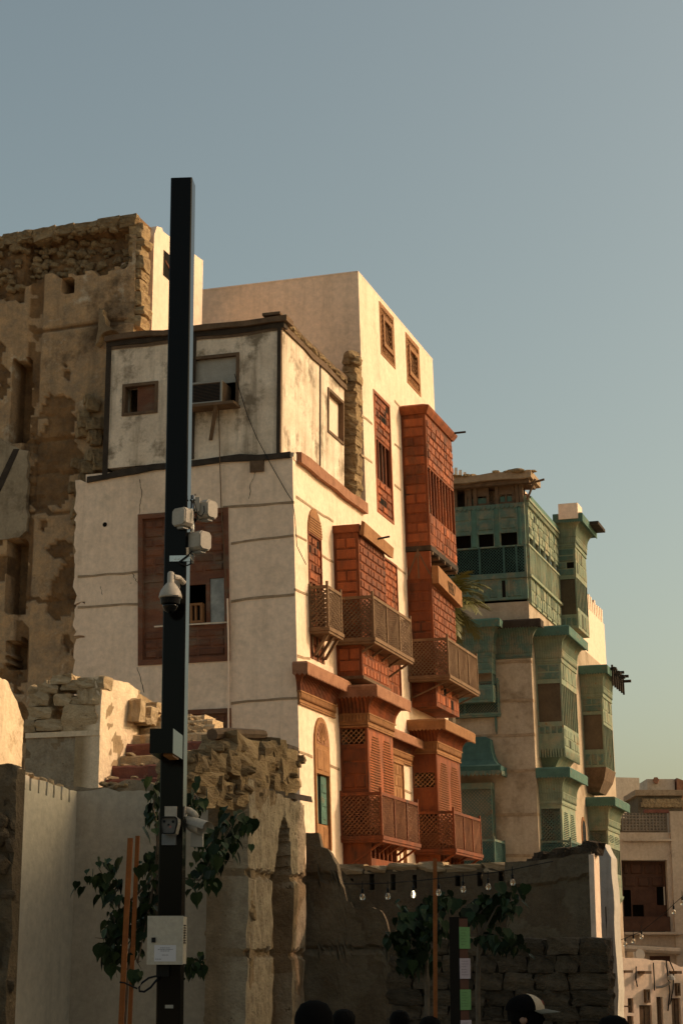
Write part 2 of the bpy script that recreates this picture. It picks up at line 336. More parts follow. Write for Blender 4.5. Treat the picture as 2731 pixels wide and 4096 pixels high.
def bay(root, F, u0, u1, nf, z0, z1, front, sides, mat, mat2, key, name='projecting_window', seed=0, label=None, nb=-.02, m_side=None, m_in=None):
    p = MB(); fr = None
    o = bpy.data.objects.new(name, bpy.data.meshes.new(name)); COL.objects.link(o); o.parent = root
    if label: o['label'] = label
    Fs = F.side(u0)
    hf = zones(o, F, u0, u1, z0, z1, nf, front, mat, mat2, key, seed, m_in); hs = zones(o, Fs, nb + .02, nf, z0, z1, 0, sides, m_side or mat, mat2, key, seed + 50, m_in)
    t = .06
    p.holes(F, u0, u1, z0, z1, nf - t, nf, hf)
    p.holes(Fs, nb, nf - t, z0, z1, -t, 0, hs)
    p.box(F, u1 - t, u1, nb, nf - t, z0, z1); p.box(F, u0 + t, u1 - t, nb, nf - t, z0, z0 + t); p.box(F, u0 + t, u1 - t, nb, nf - t, z1 - t, z1)
    d = p.build('tmp', m_wood_d if mat is m_wood else mat, root); old = o.data; o.data = d.data; bpy.data.objects.remove(d); bpy.data.meshes.remove(old); o.data.name = name
    return o
def spec(F, pl, pc, pb, pr):
    u0 = F.hit(pl)[0]; n, z1 = F.hitu(pc, u0); z0 = F.hitu(pb, u0)[1]; u1 = F.hit(pr, n)[0]
    return u0, u1, n, z0, z1
def balcony(root, F, u0, u1, nf, z0, z1, mat, matl, brackets=4, nb=0.0, label=None, drop=.55, div=3):
    m = MB(); t = .05
    m.box(F, u0, u1, nb, nf, z0 - .05, z0)                                   # deck
    m.ring(F, u0, u1, nf, [(0, z0), (.025, z0 + .005), (.025, z0 + .09), (-.03, z0 + .095)], nb)
    for uu in (u0, u1 - t): m.box(F, uu, uu + t, nf - t, nf, z0, z1 + .09)
    for uu in (u0 + .003, u1 - t - .003): m.box(F, uu, uu + t, nb, nb + t, z0, z1 + .05)
    m.box(F, u0 + t, u1 - t, nf - t + .004, nf - .004, z1 - .07, z1); 
    for uu in (u0 + .004, u1 - t + .004): m.box(F, uu, uu + t - .008, nb + t, nf - t, z1 - .07, z1)
    for i in range(1, div):
        x = u0 + (u1 - u0) * i / div; m.box(F, x - .025, x + .025, nf - t + .006, nf + .008, z0 + .09, z1 - .07)
    o = m.build('balcony', mat, root)
    if label: o['label'] = label
    for i in range(div):
        a = u0 + (u1 - u0) * i / div + .03; b = u0 + (u1 - u0) * (i + 1) / div - .03; q = MB()
        q.strips(F, a, b, z0 + .09, z1 - .07, nf - .03, .062, .034, .014, (1., 1.25, .8)[i % 3]); q.strips(F, a, b, z0 + .09, z1 - .07, nf - .05, .075, .034, .011, -1.)
        q.build('lattice_screen', matl, o, kind='stuff')
    for uu in (u0 + .02, u1 - .035):
        Fs = F.side(uu); q = MB()
        q.strips(Fs, nb + t, nf - t, z0 + .09, z1 - .07, .0, .075, .042, .011, 1.); q.strips(Fs, nb + t, nf - t, z0 + .09, z1 - .07, -.013, .075, .042, .011, -1.)
        q.build('lattice_screen', matl, o, kind='stuff')
    for i in range(brackets):
        x = u0 + .12 + (u1 - u0 - .3) * i / max(1, brackets - 1)
        q = MB(); q.hexa([F.W(x, nb + .03, z0 - drop), F.W(x + .055, nb + .03, z0 - drop), F.W(x + .055, nb + .10, z0 - drop), F.W(x, nb + .10, z0 - drop),
                F.W(x, nf - .12, z0 - .05), F.W(x + .055, nf - .12, z0 - .05), F.W(x + .055, nf - .04, z0 - .05), F.W(x, nf - .04, z0 - .05)])
        q.box(F, x + .002, x + .053, nb + .003, nb + .035, z0 - drop - .08, z0 - .055)
        q.build('bracket', mat, o)
    return o
def cornice(root, F, u0, u1, nf, z, mat_f, mat_c, mat_l, proj=.38, hf=.22, hc=.38, hl=.17, nb=-.01, flush=False, scal=True, ends=True):
    """frieze with pendants, hollow curved soffit, then the lip board; z is the frieze's foot"""
    o_ = MB(); o_.ring(F, u0, u1, nf, [(.0, z), (.02, z + .004), (.02, z + hf * .3), (.035, z + hf * .32), (.035, z + hf), (0, z + hf)], nb)
    fr = o_.build('frieze', mat_f, root)
    c = MB(); c.ring(F, u0, u1, nf, [(-.02, z + hf - .003)] + [(.05 + (proj - .09) * (1 - math.cos(a)) , z + hf + hc * math.sin(a)) for a in [math.pi / 2 * i / 6 for i in range(7)]] + [(-.02, z + hf + hc)], nb)
    c.build('cornice_cove', mat_c, root)
    l = MB(); zt = z + hf + hc
    l.ring(F, u0, u1, nf, [(proj - .05, zt - .04), (proj - .005, zt - .045), (proj + .01, zt + hl - .05), (proj - .03, zt + hl), (-.02, zt + hl + .03)], nb)
    lip = l.build('cornice_board', mat_l, root)
    rb = MB()
    for (f, a, b, n0) in ((F, u0 - .04, u1 + .04, nf), (F.side(u0), nb, nf + .04, 0.)):
        arc = [(n0 + .05 + (proj - .09) * (1 - math.cos(t_)), z + hf + hc * math.sin(t_)) for t_ in [math.pi / 2 * i / 6 for i in range(7)]]; k = int((b - a) / .085)
        for i in range(k):
            x = a + (b - a) * (i + .5) / k; rb.ext(f, arc + [(q + .014, w_ - .006) for q, w_ in arc[::-1]], x - .014, x + .014)
    rb.build('cove_ribs', mat_c, root, kind='stuff')
    MB().ring(F, u0, u1, nf, [(.03, z + hf - .012), (.07, z + hf - .006), (.07, z + hf + .022), (.03, z + hf + .026)], nb).build('moulding', mat_f, fr)
    MB().ring(F, u0, u1, nf, [(.0, z - .05), (.03, z - .045), (.03, z - .012), (.0, z - .008)], nb).build('moulding', mat_f, fr)
    pend = MB(); st = .075
    for (f, a, b, n0) in ((F, u0, u1, nf + .035), (F.side(u0), nb + .03, nf, .035)):
        k = int((b - a) / st)
        for i in range(k):
            x = a + (b - a) * i / k; pend.prism(f, [(x + .008, z + hf - .01), (x + .058, z + hf - .01), (x + .058, z + hf * .55), (x + .033, z + hf * .28), (x + .008, z + hf * .55)], n0, n0 + .022)
    pend.build('pendant_row', mat_f, fr, kind='stuff')
    if scal:
        sc = MB(); st = .10
        for (f, a, b, n0) in ((F, u0 - proj, u1 + proj, nf + proj - .012), (F.side(u0), nb, nf + proj, proj - .012)):
            k = int((b - a) / st)
            for i in range(k):
                x = a + (b - a) * i / k; sc.prism(f, [(x, zt - .03), (x + .095, zt - .03), (x + .095, zt - .06), (x + .048, zt - .105), (x, zt - .06)], n0, n0 + .014)
        sc.build('scalloped_edge', mat_l, lip, kind='stuff')
    return lip
def band(root, F, pts, mat, h=.07, out=.018, name='timber_band'):
    m = MB(); seg = []
    for i in range(len(pts) - 1):
        (a, za), (b, zb) = pts[i], pts[i + 1]; k = max(1, int(abs(b - a) / .35))
        seg += [(a + (b - a) * j / k, za + (zb - za) * j / k + R(-.018, .018)) for j in range(k)]
    seg.append(pts[-1]); lo = [(u, z - h * R(.35, .6)) for u, z in seg]; hi = [(u, z + h * R(.35, .6)) for u, z in seg]
    vs = [F.W(u, -.03, z) for u, z in lo] + [F.W(u, out, z) for u, z in lo] + [F.W(u, out * .7, z) for u, z in hi] + [F.W(u, -.03, z) for u, z in hi]
    n = len(seg); fs = []
    for i in range(n - 1):
        for r in range(3): fs.append((r * n + i, r * n + i + 1, (r + 1) * n + i + 1, (r + 1) * n + i))
    fs += [(0, n, 2 * n, 3 * n), (n - 1, 2 * n - 1, 3 * n - 1, 4 * n - 1)]
    return m.add(vs, fs).build(name, mat, root)
def rag(pts, amp=.04, step=.15, seed=1):            # roughen an outline
    rg = random.Random(seed); out = []
    for i in range(len(pts)):
        a, b = Vector(pts[i]), Vector(pts[(i + 1) % len(pts)]); k = max(1, int((b - a).length / step))
        for j in range(k):
            q = a.lerp(b, j / k); out.append((q.x + rg.uniform(-amp, amp), q.y + rg.uniform(-amp, amp)))
    return out
# loose stones and blocks: a dozen shared low meshes
def stone_mesh(seed, rnd):
    rg = random.Random(seed); bm = bmesh.new(); bmesh.ops.create_cube(bm, size=1.0); bmesh.ops.subdivide_edges(bm, edges=bm.edges[:], cuts=3, use_grid_fill=True)
    for v in bm.verts:
        s_ = v.co.normalized() * .55; v.co = v.co.lerp(s_, rnd); v.co += Vector((rg.uniform(-1, 1), rg.uniform(-1, 1), rg.uniform(-1, 1))) * .028; v.co += Vector(noise.noise_vector(v.co * 1.7 + Vector((seed * 3.1, 0, 0)))) * (.13 if rnd < .5 else .17); v.co += Vector(noise.noise_vector(v.co * 5 + Vector((seed * 1.7, 0, 0)))) * .04
    me = bpy.data.meshes.new('stone'); bm.to_mesh(me); bm.free(); return me
STONES = {}
def stone(parent, c, size, mat, rot=(0, 0, 0), block=False, name='stone', loc=None):
    k = (mat.name, block, random.randrange(7))
    if k not in STONES:
        me = stone_mesh(k[2] + (50 if block else 0), .22 if block else .68); me.materials.append(mat); STONES[k] = me
    o = bpy.data.objects.new(name, STONES[k]); COL.objects.link(o); o.parent = parent
    o.location = Vector(c) - (rootloc(parent) if parent else Vector((0, 0, 0))); o.scale = size; o.rotation_euler = rot; return o
def relief(name, F, u0, u1, z0, topf, step, hf, mat, parent=None, th=.5, label=None, kind=None, loc=None, botf=None):
    """A broken wall face: a fine sheet with real relief; hf(u, z) gives (depth, coating)"""
    nu = max(2, int((u1 - u0) / step)); zmax = max(topf(u0 + (u1 - u0) * i / nu) for i in range(nu + 1)); nz = max(2, int((zmax - z0) / step))
    m = MB(); m.at = []; vs = []
    for i in range(nu + 1):
        u = u0 + (u1 - u0) * i / nu; zt = topf(u)
        for j in range(nz + 1):
            z = z0 + (zt - z0) * j / nz; n, p = hf(u, z); vs.append(F.W(u, n, z)); m.at.append(p)
    fs = [(i * (nz + 1) + j, (i + 1) * (nz + 1) + j, (i + 1) * (nz + 1) + j + 1, i * (nz + 1) + j + 1) for i in range(nu) for j in range(nz)]
    k = len(vs)                                       # back edge of the broken top
    for i in range(nu + 1):
        u = u0 + (u1 - u0) * i / nu; zt = topf(u) + .06 * fbm((u * 3, 5, 1)); vs.append(F.W(u, -th, zt)); m.at.append(0.)
    fs += [(i * (nz + 1) + nz, (i + 1) * (nz + 1) + nz, k + i + 1, k + i) for i in range(nu)]
    k2 = len(vs)
    for i in (0, nu):
        u = u0 + (u1 - u0) * i / nu
        for j in range(nz + 1): vs.append(F.W(u, -th, z0 + (topf(u) - z0) * j / nz)); m.at.append(0.)
    fs += [(j, j + 1, k2 + j + 1, k2 + j) for j in range(nz)] + [(nu * (nz + 1) + j, nu * (nz + 1) + j + 1, k2 + nz + 1 + j + 1, k2 + nz + 1 + j) for j in range(nz)]
    fs.append((k2, k2 + nz, k2 + nz + 1 + nz, k2 + nz + 1))
    m.add(vs, fs); return m.build(name, mat, parent, smooth=False, loc=loc, kind=kind)
def lerp_path(pts):
    pts = sorted(pts)
    def f(u):
        if u <= pts[0][0]: return pts[0][1]
        for (a, za), (b, zb) in zip(pts, pts[1:]):
            if u <= b: return za + (zb - za) * (u - a) / max(1e-6, b - a)
        return pts[-1][1]
    return f

# ------------------------------------------------------------------ ground
def gz(x, y): return -.022 * max(0, y) + .03 * fbm((x * .2, y * .2, 0))
g = MB(); NX, NY = 60, 90
xs = [-400 + 800 * i / NX for i in range(NX + 1)] ; xs = [math.copysign(abs(x / 400) ** 2 * 400, x) for x in xs]; ys = [-60 + 660 * (j / NY) ** 1.6 for j in range(NY + 1)]
g.add([Vector((x, y, gz(x, y))) for x in xs for y in ys], [(i * (NY + 1) + j, (i + 1) * (NY + 1) + j, (i + 1) * (NY + 1) + j + 1, i * (NY + 1) + j + 1) for i in range(NX) for j in range(NY)])
go = g.build('ground', m_ground, kind='structure', smooth=True)

# ------------------------------------------------------------------ the white corner house
c0 = at((1195, 2960), 38.0); ZC = c0.z
BAT = -EV * .03
FR = Fr(c0, EU, -EV, BAT, ZC); FL = Fr(c0, EV, -EU, BAT, ZC)
house = thing('coral_house', FR.W(0, 0, -1.2), 'tall white plastered corner house with red-brown wooden window bays behind the black pole', 'house')
KEY = 'white'
# rectangles measured on its two faces
wl = FL.rect(B(965, 452), (921, 2610)); wl = (wl[0], wl[1], 8.22, 11.62)
wl2 = (FL.hit((925, 2850))[0], 3.55, 4.2, FL.hit((760, 2840))[1])
tallw = FR.rect(E(1127, 705), E(1248, 1515)); tallw = (tallw[0], tallw[1], 12.95, 16.2)
latw = [FR.rect(E(1161, 200), E(1254, 605)), FR.rect(E(1311, 392), E(1400, 778))]
latw = [(a, b, 17.42, 18.9) for a, b, c, d in latw]
archw = (FR.hit(F_(240, 300))[0], FR.hit(F_(342, 400))[0], 8.35, 11.2)
door = (FR.hit(G(285, 800))[0], FR.hit(G(392, 800))[0], FR.hit(G(400, 1480))[1], FR.hit(G(285, 690))[1])
w = MB()
w.holes(FL, 0, 4.95, -3, 12.66, -.5, 0, [wl, wl2])
w.holes(FR, .5, 12.7, -3, 12.66, -.5, 0, [tallw, archw, door]); w.holes(FR, 5.45, 12.7, 12.66, 19.02, -.5, 0, [tallw] + latw)
w.holes(FL, .5, 4.9, 12.66, 19.02, -5.95, -5.45, [])                                  # front of the upper block
w.box(FR, 12.2, 12.7, -4.9, -.5, -3, 19.02); w.box(FR, 5.95, 12.2, -4.6, -.5, 18.5, 18.62); w.box(FR, .5, 12.2, -4.6, -.5, 12.3, 12.6); w.box(FR, .5, 12.2, -4.9, -4.6, -3, 12.6); w.box(FR, 5.95, 12.2, -4.9, -4.6, 12.6, 19.0)
w.build('wall', m_plaster, house)
cap = MB(); cap.box(FL, -.003, 4.9, -5.96, -5.44, 19.02, 19.06); cap.box(FR, 5.97, 12.7, -.5, .003, 19.02, 19.06); cap.build('parapet_cap', m_plaster_new, house)
dk = MB(); dk.box(FR, .62, 12.1, -1.6, -1.5, -2, 12.2); dk.box(FL, .6, 4.6, -1.6, -1.5, -2, 12.2); dk.box(FR, 6, 12.1, -1.6, -1.5, 12.7, 18.4); dk.build('dark_interior', m_void, house)  # added black sheets paint the unlit rooms behind the openings
for i, (za, zb, sd) in enumerate([(9.72, 12.5, 3), (8.93, 9.68, 5), (-2, 8.88, 9)]):          # the plaster breaks off raggedly at the left end
    q = rag([(4.9, za), (5.2, za), (5.2, zb), (4.9, zb)], .05, .12, sd); q = [(max(4.93, u) if u < 5.0 else u, z) for u, z in q]
    MB().prism(FL, q, -.42, -.004 - .002 * i).build('broken_plaster', m_plaster, house)
for pts in ([B(545, 880), B(965, 850)], [B(545, 1092), B(975, 1075)], [E(320, 1600), E(676, 1556)], [E(275, 1397), E(678, 1366)], [(925, 2403), (1180, 2378)], [(925, 2810), (1192, 2793)], [M(830, 395), M(905, 375)]):
    band(house, FL, [FL.hit(p) for p in pts], m_bandw, .055, .014)
sl_ = FL.hit(B(600, 210)); band(house, FL, [(4.9, 12.52), (3.3, 12.66), (1.6, 12.72), (.03, 12.70)], m_dark, .15, .06)
for pts in ([F_(150, 255), F_(232, 300)], [F_(150, 665), F_(240, 700)], [F_(340, 410), F_(428, 460)], [F_(165, 1145), F_(258, 1170)], [E(690, 1340), E(900, 1475)], [E(1060, 870), E(1122, 920)], [E(1060, 1095), E(1122, 1140)], [E(1250, 790), E(1285, 830)], [E(1250, 1035), E(1285, 1065)], [E(1250, 1265), E(1285, 1295)], [F_(895, 500), F_(960, 545)], [G(180, 755), G(275, 790)], [G(395, 850), G(475, 880)], [G(930, 1020), G(1005, 1060)]):
    band(house, FR, [FR.hit(p) for p in pts], m_bandw, .06, .012)
def crack(root, F, px, n=.003, w_=.007):
    m = MB(); pts = [F.hit(p) for p in px]; out = []
    for (a, za), (b, zb) in zip(pts, pts[1:]):
        for j in range(4): t = j / 4; out.append((a + (b - a) * t + R(-.02, .02), za + (zb - za) * t))
    out.append(pts[-1]); k = len(out)
    for i in range(k - 1):
        (a, za), (b, zb) = out[i], out[i + 1]; ww = w_ * R(.5, 1.3)
        m.add([F.W(a - ww, n, za), F.W(a + ww, n, za), F.W(b + ww, n, zb), F.W(b - ww, n, zb)], [(0, 1, 2, 3)])
    m.build('crack', m_void, root, recalc=False)
crack(house, FL, [B(975, 205), B(995, 310), B(975, 370), B(970, 450)]); crack(house, FL, [B(955, 1515), B(985, 1590), B(1005, 1690)]); crack(house, FL, [E(465, 1190), E(435, 1260), E(420, 1350)]); crack(house, FL, [B(925, 855), B(940, 890), B(965, 930)], w_=.008); crack(house, FL, [B(700, 950), B(715, 1010)], w_=.006)
hu, hz_ = FL.hit(B(733, 520)); MB().lathe(FL.W(hu, .004, hz_), [(.03, 0), (.055, .0), (.055, .004)], 10, -EU).build('pipe_hole', m_void, house)
bu, bz = FL.hit(E(470, 1160)); MB().box(FL, bu - .16, bu + .16, .003, .05, bz - .14, bz + .12).build('wooden_patch', m_tbrown, house)

def framed(root, F, r, zl, mat, mat2, n=-.03, key=KEY, name='window', seed=1, fw=.08, m_in=None, label=None):
    a, b, c, d = r; m = MB(); o = bpy.data.objects.new(name, None)
    o = MB().holes(F, a, b, c, d, n - .10, n + .045, [(a + fw, b - fw, c + fw, d - fw)]).build(name, mat, root)
    if label: o['label'] = label
    hl = zones(o, F, a + fw, b - fw, c + fw, d - fw, n + .005, zl, mat, mat2, key, seed, m_in)
    MB().holes(F, a + fw, b - fw, c + fw, d - fw, n - .045, n + .005, hl).build('leaf_board', m_wood_d if mat is m_wood else mat, o)
    return o
# window on the shaded side: panels, openings, panels
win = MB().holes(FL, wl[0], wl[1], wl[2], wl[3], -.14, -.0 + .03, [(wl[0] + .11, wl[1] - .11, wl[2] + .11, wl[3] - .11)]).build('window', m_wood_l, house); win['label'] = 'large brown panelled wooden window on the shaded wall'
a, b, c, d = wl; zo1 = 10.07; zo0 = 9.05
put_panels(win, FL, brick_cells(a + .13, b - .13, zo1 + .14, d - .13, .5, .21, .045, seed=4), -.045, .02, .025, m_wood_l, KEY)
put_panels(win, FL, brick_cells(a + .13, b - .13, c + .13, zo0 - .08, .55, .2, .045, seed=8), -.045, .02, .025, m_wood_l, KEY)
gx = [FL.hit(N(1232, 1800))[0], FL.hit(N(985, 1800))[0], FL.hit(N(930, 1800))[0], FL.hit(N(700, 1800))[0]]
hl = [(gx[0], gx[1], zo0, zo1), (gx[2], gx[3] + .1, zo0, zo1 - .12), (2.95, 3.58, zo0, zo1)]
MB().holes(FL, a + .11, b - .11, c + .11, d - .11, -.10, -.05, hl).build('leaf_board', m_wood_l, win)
pn = MB().box(FL, gx[0] + .003, gx[1] - .003, -.09, -.08, zo0 + .003, zo1 - .003).build('pane', m_pane, win); pn['label'] = 'pale window pane with its reflection painted on'
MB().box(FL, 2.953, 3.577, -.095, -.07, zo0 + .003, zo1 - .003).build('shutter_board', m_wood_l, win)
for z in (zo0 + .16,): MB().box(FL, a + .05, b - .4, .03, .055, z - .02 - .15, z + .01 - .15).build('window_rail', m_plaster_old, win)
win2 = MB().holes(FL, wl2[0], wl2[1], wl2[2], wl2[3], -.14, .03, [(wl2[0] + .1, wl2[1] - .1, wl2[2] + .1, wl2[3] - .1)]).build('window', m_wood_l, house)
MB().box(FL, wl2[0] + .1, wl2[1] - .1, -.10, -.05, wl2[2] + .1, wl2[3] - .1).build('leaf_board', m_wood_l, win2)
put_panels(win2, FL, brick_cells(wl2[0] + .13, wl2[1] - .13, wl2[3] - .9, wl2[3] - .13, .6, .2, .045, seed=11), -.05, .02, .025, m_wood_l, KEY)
# sunny side
tw = framed(house, FR, tallw, [(0, .27, 'brick'), (.27, .62, 'bars'), (.62, 1, 'brick')], m_wood, m_wood, seed=3, label='tall narrow red wooden window with barred middle')
for k, r in enumerate(latw):
    o = framed(house, FR, r, [(0, .12, 'fine'), (.12, .88, 'lat'), (.88, 1, 'fine')], m_woodp, m_woodp, seed=20 + k, fw=.12)
    a, b, c, d = r; MB().holes(FR, a + .22, b - .22, c + .3, d - .3, -.02, .045, [(a + .34, b - .34, c + .42, d - .42)]).build('inner_frame', m_woodp, o)
    q = MB()
    for i in range(9):
        for j in range(10):
            if 2 < i < 6 and 1 < j < 8: continue
            x = a + .05 + (b - a - .1) * i / 9; z = c + .05 + (d - c - .1) * j / 10; q.panel(FR, x, x + .06, z, z + .07, .012, .02, .015)
    q.build('carving', m_woodp, o, kind='stuff', recalc=False)
def arch_pts(a, b, z, n=10): r = (b - a) / 2; return [(a + r - r * math.cos(math.pi * i / n), z + r * 1.25 * math.sin(math.pi * i / n)) for i in range(n + 1)]
a, b, c, d = archw
aw = framed(house, FR, (a, b, c, d), [(0, .28, 'fine'), (.28, .62, 'bars'), (.62, 1, 'brick')], m_wood, m_wood, seed=5, fw=.05, label='narrow round-headed red wooden window above the small balcony')
MB().prism(FR, [(a, d - .01)] + arch_pts(a, b, d)[1:-1] + [(b, d - .01)], -.01, .03).build('arched_head', m_woodp, aw)
for k in range(6): zz = d + .06 * k + .03; hw = (b - a) / 2 * math.sqrt(max(0, 1 - ((zz - d) / ((b - a) / 2 * 1.25)) ** 2)); MB().box(FR, (a + b) / 2 - hw + .03, (a + b) / 2 + hw - .03, .028, .045, zz, zz + .035).build('board', m_woodp, aw)
a, b, c, d = door
dw = MB().holes(FR, a, b, c, d, -.12, .04, [(a + .07, b - .07, c, d - .62)]).build('window', m_woodp, house); dw['label'] = 'tall arched balcony door with half-open green shutters'
MB().prism(FR, [(a, d - .003)] + arch_pts(a, b, d)[1:-1] + [(b, d - .003)], -.05, .042).build('arched_head', m_woodp, dw)
MB().prism(FR, [(a + .12, d + .02)] + arch_pts(a + .1, b - .1, d + .02)[1:-1] + [(b - .12, d + .02)], .04, .052).build('fan_field', m_corn, dw)
fan = MB(); cxm = (a + b) / 2
for k in range(11):
    t = math.pi * (k + .5) / 11; p0 = (cxm - .08 * math.cos(t), d + .04 + .08 * math.sin(t)); p1 = (cxm - ((b - a) / 2 - .12) * math.cos(t), d + .03 + ((b - a) / 2 - .12) * 1.25 * math.sin(t))
    nx, nz = (p1[1] - p0[1]), -(p1[0] - p0[0]); ln = math.hypot(nx, nz); nx, nz = nx / ln * .014, nz / ln * .014
    fan.prism(FR, [(p0[0] - nx, p0[1] - nz), (p0[0] + nx, p0[1] + nz), (p1[0] + nx, p1[1] + nz), (p1[0] - nx, p1[1] - nz)], .05, .066)
fan.build('fan_ribs', m_woodp, dw)
put_panels(dw, FR, brick_cells(a + .08, b - .08, d - .58, d - .05, .42, .5, .05, False), .04, .018, .03, m_woodp, KEY)
for (x0, x1, nn, sk) in ((a + .08, a + .38, -.05, .0), (b - .47, b - .09, -.03, 0)):
    sh = MB().box(FR, x0, x1, nn - .04, nn, c + .55, d - .64).build('shutter', m_greenb if sk == 0 else m_green, dw)
    put_panels(sh, FR, [(x0 + .04, x1 - .04, c + .62 + (d - c - 1.35) * k / 3, c + .56 + (d - c - 1.35) * (k + 1) / 3) for k in range(3)], nn, .015, .03, m_greenb, KEY)
put_panels(dw, FR, [(b - .4, b - .1, c + .02, c + .5)], -.02, .03, .03, m_woodp, KEY)
MB().box(FR, a + .06, b - .06, -.1, -.02, c, c + .53).build('door_foot', m_woodp, dw)
# upper bay
UB = spec(FR, E(1290, 1000), E(1424, 862), F_(1117, 335), F_(1333, 300))
u0, u1, nf, z0, z1 = UB
bay(house, FR, u0, u1, nf, z0, z1, [(.01, .24, 'fine'), (.24, .60, 'bars'), (.60, .97, 'brick')], [(.02, .98, 'stack')], m_wood, m_wood, KEY, seed=31, label='tall upper red wooden bay window under the roof')
MB().ring(FR, u0, u1, nf, [(.0, z1), (.05, z1 + .01), (.13, z1 + .14), (.15, z1 + .2), (-.05, z1 + .3)], 0).build('bay_roof', m_wood, house)
MB().ring(FR, u0 + .03, u1 - .03, nf - .03, [(0, z0 - .16), (.05, z0 - .13), (.05, z0)], 0).build('bay_foot', m_dark, house)
for k in range(5): x = u0 + .1 + (u1 - u0 - .3) * k / 4; MB().tube([FR.W(x, .1, z0 - .2), FR.W(x, nf + .03, z0 - .2)], .05, 8).build('joist', m_tbrown, house)
MB().tube([FR.W(u1 - .2, nf, z1 + .18), FR.W(u1 - .1, nf + .45, z1 + .22)], .03).build('roof_spout', m_dark, house)
# second bay under it
SB = spec(FR, F_(972, 600), F_(1152, 575), F_(1168, 1400), F_(1322, 800))
u0, u1, nf, z0, z1 = SB; z0 = 8.35
s2 = bay(house, FR, u0, u1, nf, z0, z1, [(.02, .28, 'fine'), (.3, .98, 'brick')], [(.02, .98, 'stack')], m_wood, m_wood, KEY, seed=41, label='long red wooden bay window with tilted carved board')
ps = [(u0 - .02, z1 - .15), (u1 + .1, z1 - .35), (u1 + .1, z1 + .1), (u0 - .02, z1 + .32)]
MB().prism(FR, ps, nf + .02, nf + .2).build('carved_board', m_woodp, s2)
gr = MB()
for k in range(9): x = u0 + 1.0 + .07 * k; gr.tube([FR.W(x, nf + .205, z1 - .2), FR.W(x + .15 * (-1) ** k, nf + .21, z1 + .1)], .012, 4)
gr.build('carving', m_tbrown, s2, kind='stuff')
Fs = FR.side(u0); tz = z1
kb = MB().box(Fs, .02, nf, -.04, .02, tz - .02, UB[3] - .16); knee = kb.build('knee_board', m_wood, s2)
for (p, q) in (((.05, tz + .1), (nf * .5, tz + .75)), ((nf * .95, tz + .1), (nf * .5, tz + .75)), ((nf * .5, tz), (nf * .5, tz + .8))):
    nx = .02; MB().prism(Fs, [(p[0] - nx, p[1]), (p[0] + nx, p[1]), (q[0] + nx, q[1]), (q[0] - nx, q[1])], .02, .035).build('batten', m_tbrown, knee)
SBn = nf; SBu = (u0, u1)
B2 = spec(FR, F_(960, 1100), F_(1272, 1012), F_(1272, 1312), F_(1490, 1200))
balcony(house, FR, SBu[0] - .12, B2[1], B2[2], B2[3], B2[4], m_woodg, m_woodg, 6, SBn, label='grey-brown lattice balcony on the farther bay', drop=.5) if False else None
def balc(pc, pb, pr, u0, mat, matl, br, label, nb=0.0, drop=.55, div=3):
    n, z1 = FR.hitu(pc, u0); z0 = FR.hitu(pb, u0)[1]; u1 = FR.hit(pr, n)[0]
    return balcony(house, FR, u0, u1, n, z0, z1, mat, matl, br, nb, label, drop, div)
balc(F_(1272, 1012), F_(1274, 1312), F_(1492, 1200), SBu[0] - .25, m_woodg, m_woodg, 6, 'grey-brown lattice balcony on the farther bay', 0.0, .45)
# middle bay near the corner
MBY = spec(FR, F_(432, 400), F_(612, 235), F_(640, 1295), F_(806, 400))
u0, u1, nf, z0, z1 = MBY
mb = bay(house, FR, u0, u1, nf, z0, z1, [(.0, .22, 'fine'), (.3, .98, 'brick')], [(.02, .2, 'stack'), (.34, .97, 'stack')], m_wood, m_wood, KEY, seed=61, label='red wooden bay window above the middle balcony')
MB().ring(FR, u0, u1 + .08, nf, [(0, z1), (.03, z1), (.04, z1 + .18), (-.04, z1 + .2)], 0).build('bay_top', m_wood, mb)
MB().hexa([FR.W(u0 - .02, nf + .03, z1 - .06), FR.W(u1 + .25, nf + .03, z1 - .1), FR.W(u1 + .25, nf + .1, z1 + .16), FR.W(u0 - .02, nf + .1, z1 + .26), FR.W(u0 - .02, nf + .14, z1 - .1), FR.W(u1 + .25, nf + .14, z1 - .14), FR.W(u1 + .25, nf + .17, z1 + .12), FR.W(u0 - .02, nf + .17, z1 + .22)]).build('bay_roof', m_woodp, mb)
MB().tube([FR.W(u0 + 1.0, nf, z1 + .02), FR.W(u0 + 1.15, nf + .42, z1 + .12)], .025).build('roof_spout', m_dark, mb)
MB().ring(FR, u0 + .02, u1, nf - .02, [(0, z0 - .09), (.05, z0 - .07), (.05, z0)], 0).build('bay_foot', m_tbrown, mb)
fu1 = FR.hit(F_(888, 700))[0]; fu0 = FR.hit(F_(790, 500))[0]
fl = framed(house, FR, (u1 - .02, max(fu1, u1 + .5), 8.35, FR.hit(F_(885, 490))[1]), [(0, .25, 'fine'), (.25, 1, 'brick')], m_wood, m_wood, n=.03, seed=71, fw=.05)
balc(F_(722, 700), F_(727, 1038), F_(1012, 1100), u0 - .12, m_woodg, m_woodg, 5, 'middle grey-brown lattice balcony', 0, .55)
balc(F_(388, 625), F_(397, 962), F_(495, 800), FR.hit(F_(248, 800))[0], m_woodg, m_woodg, 3, 'small lattice balcony near the corner', 0, .5, 1)
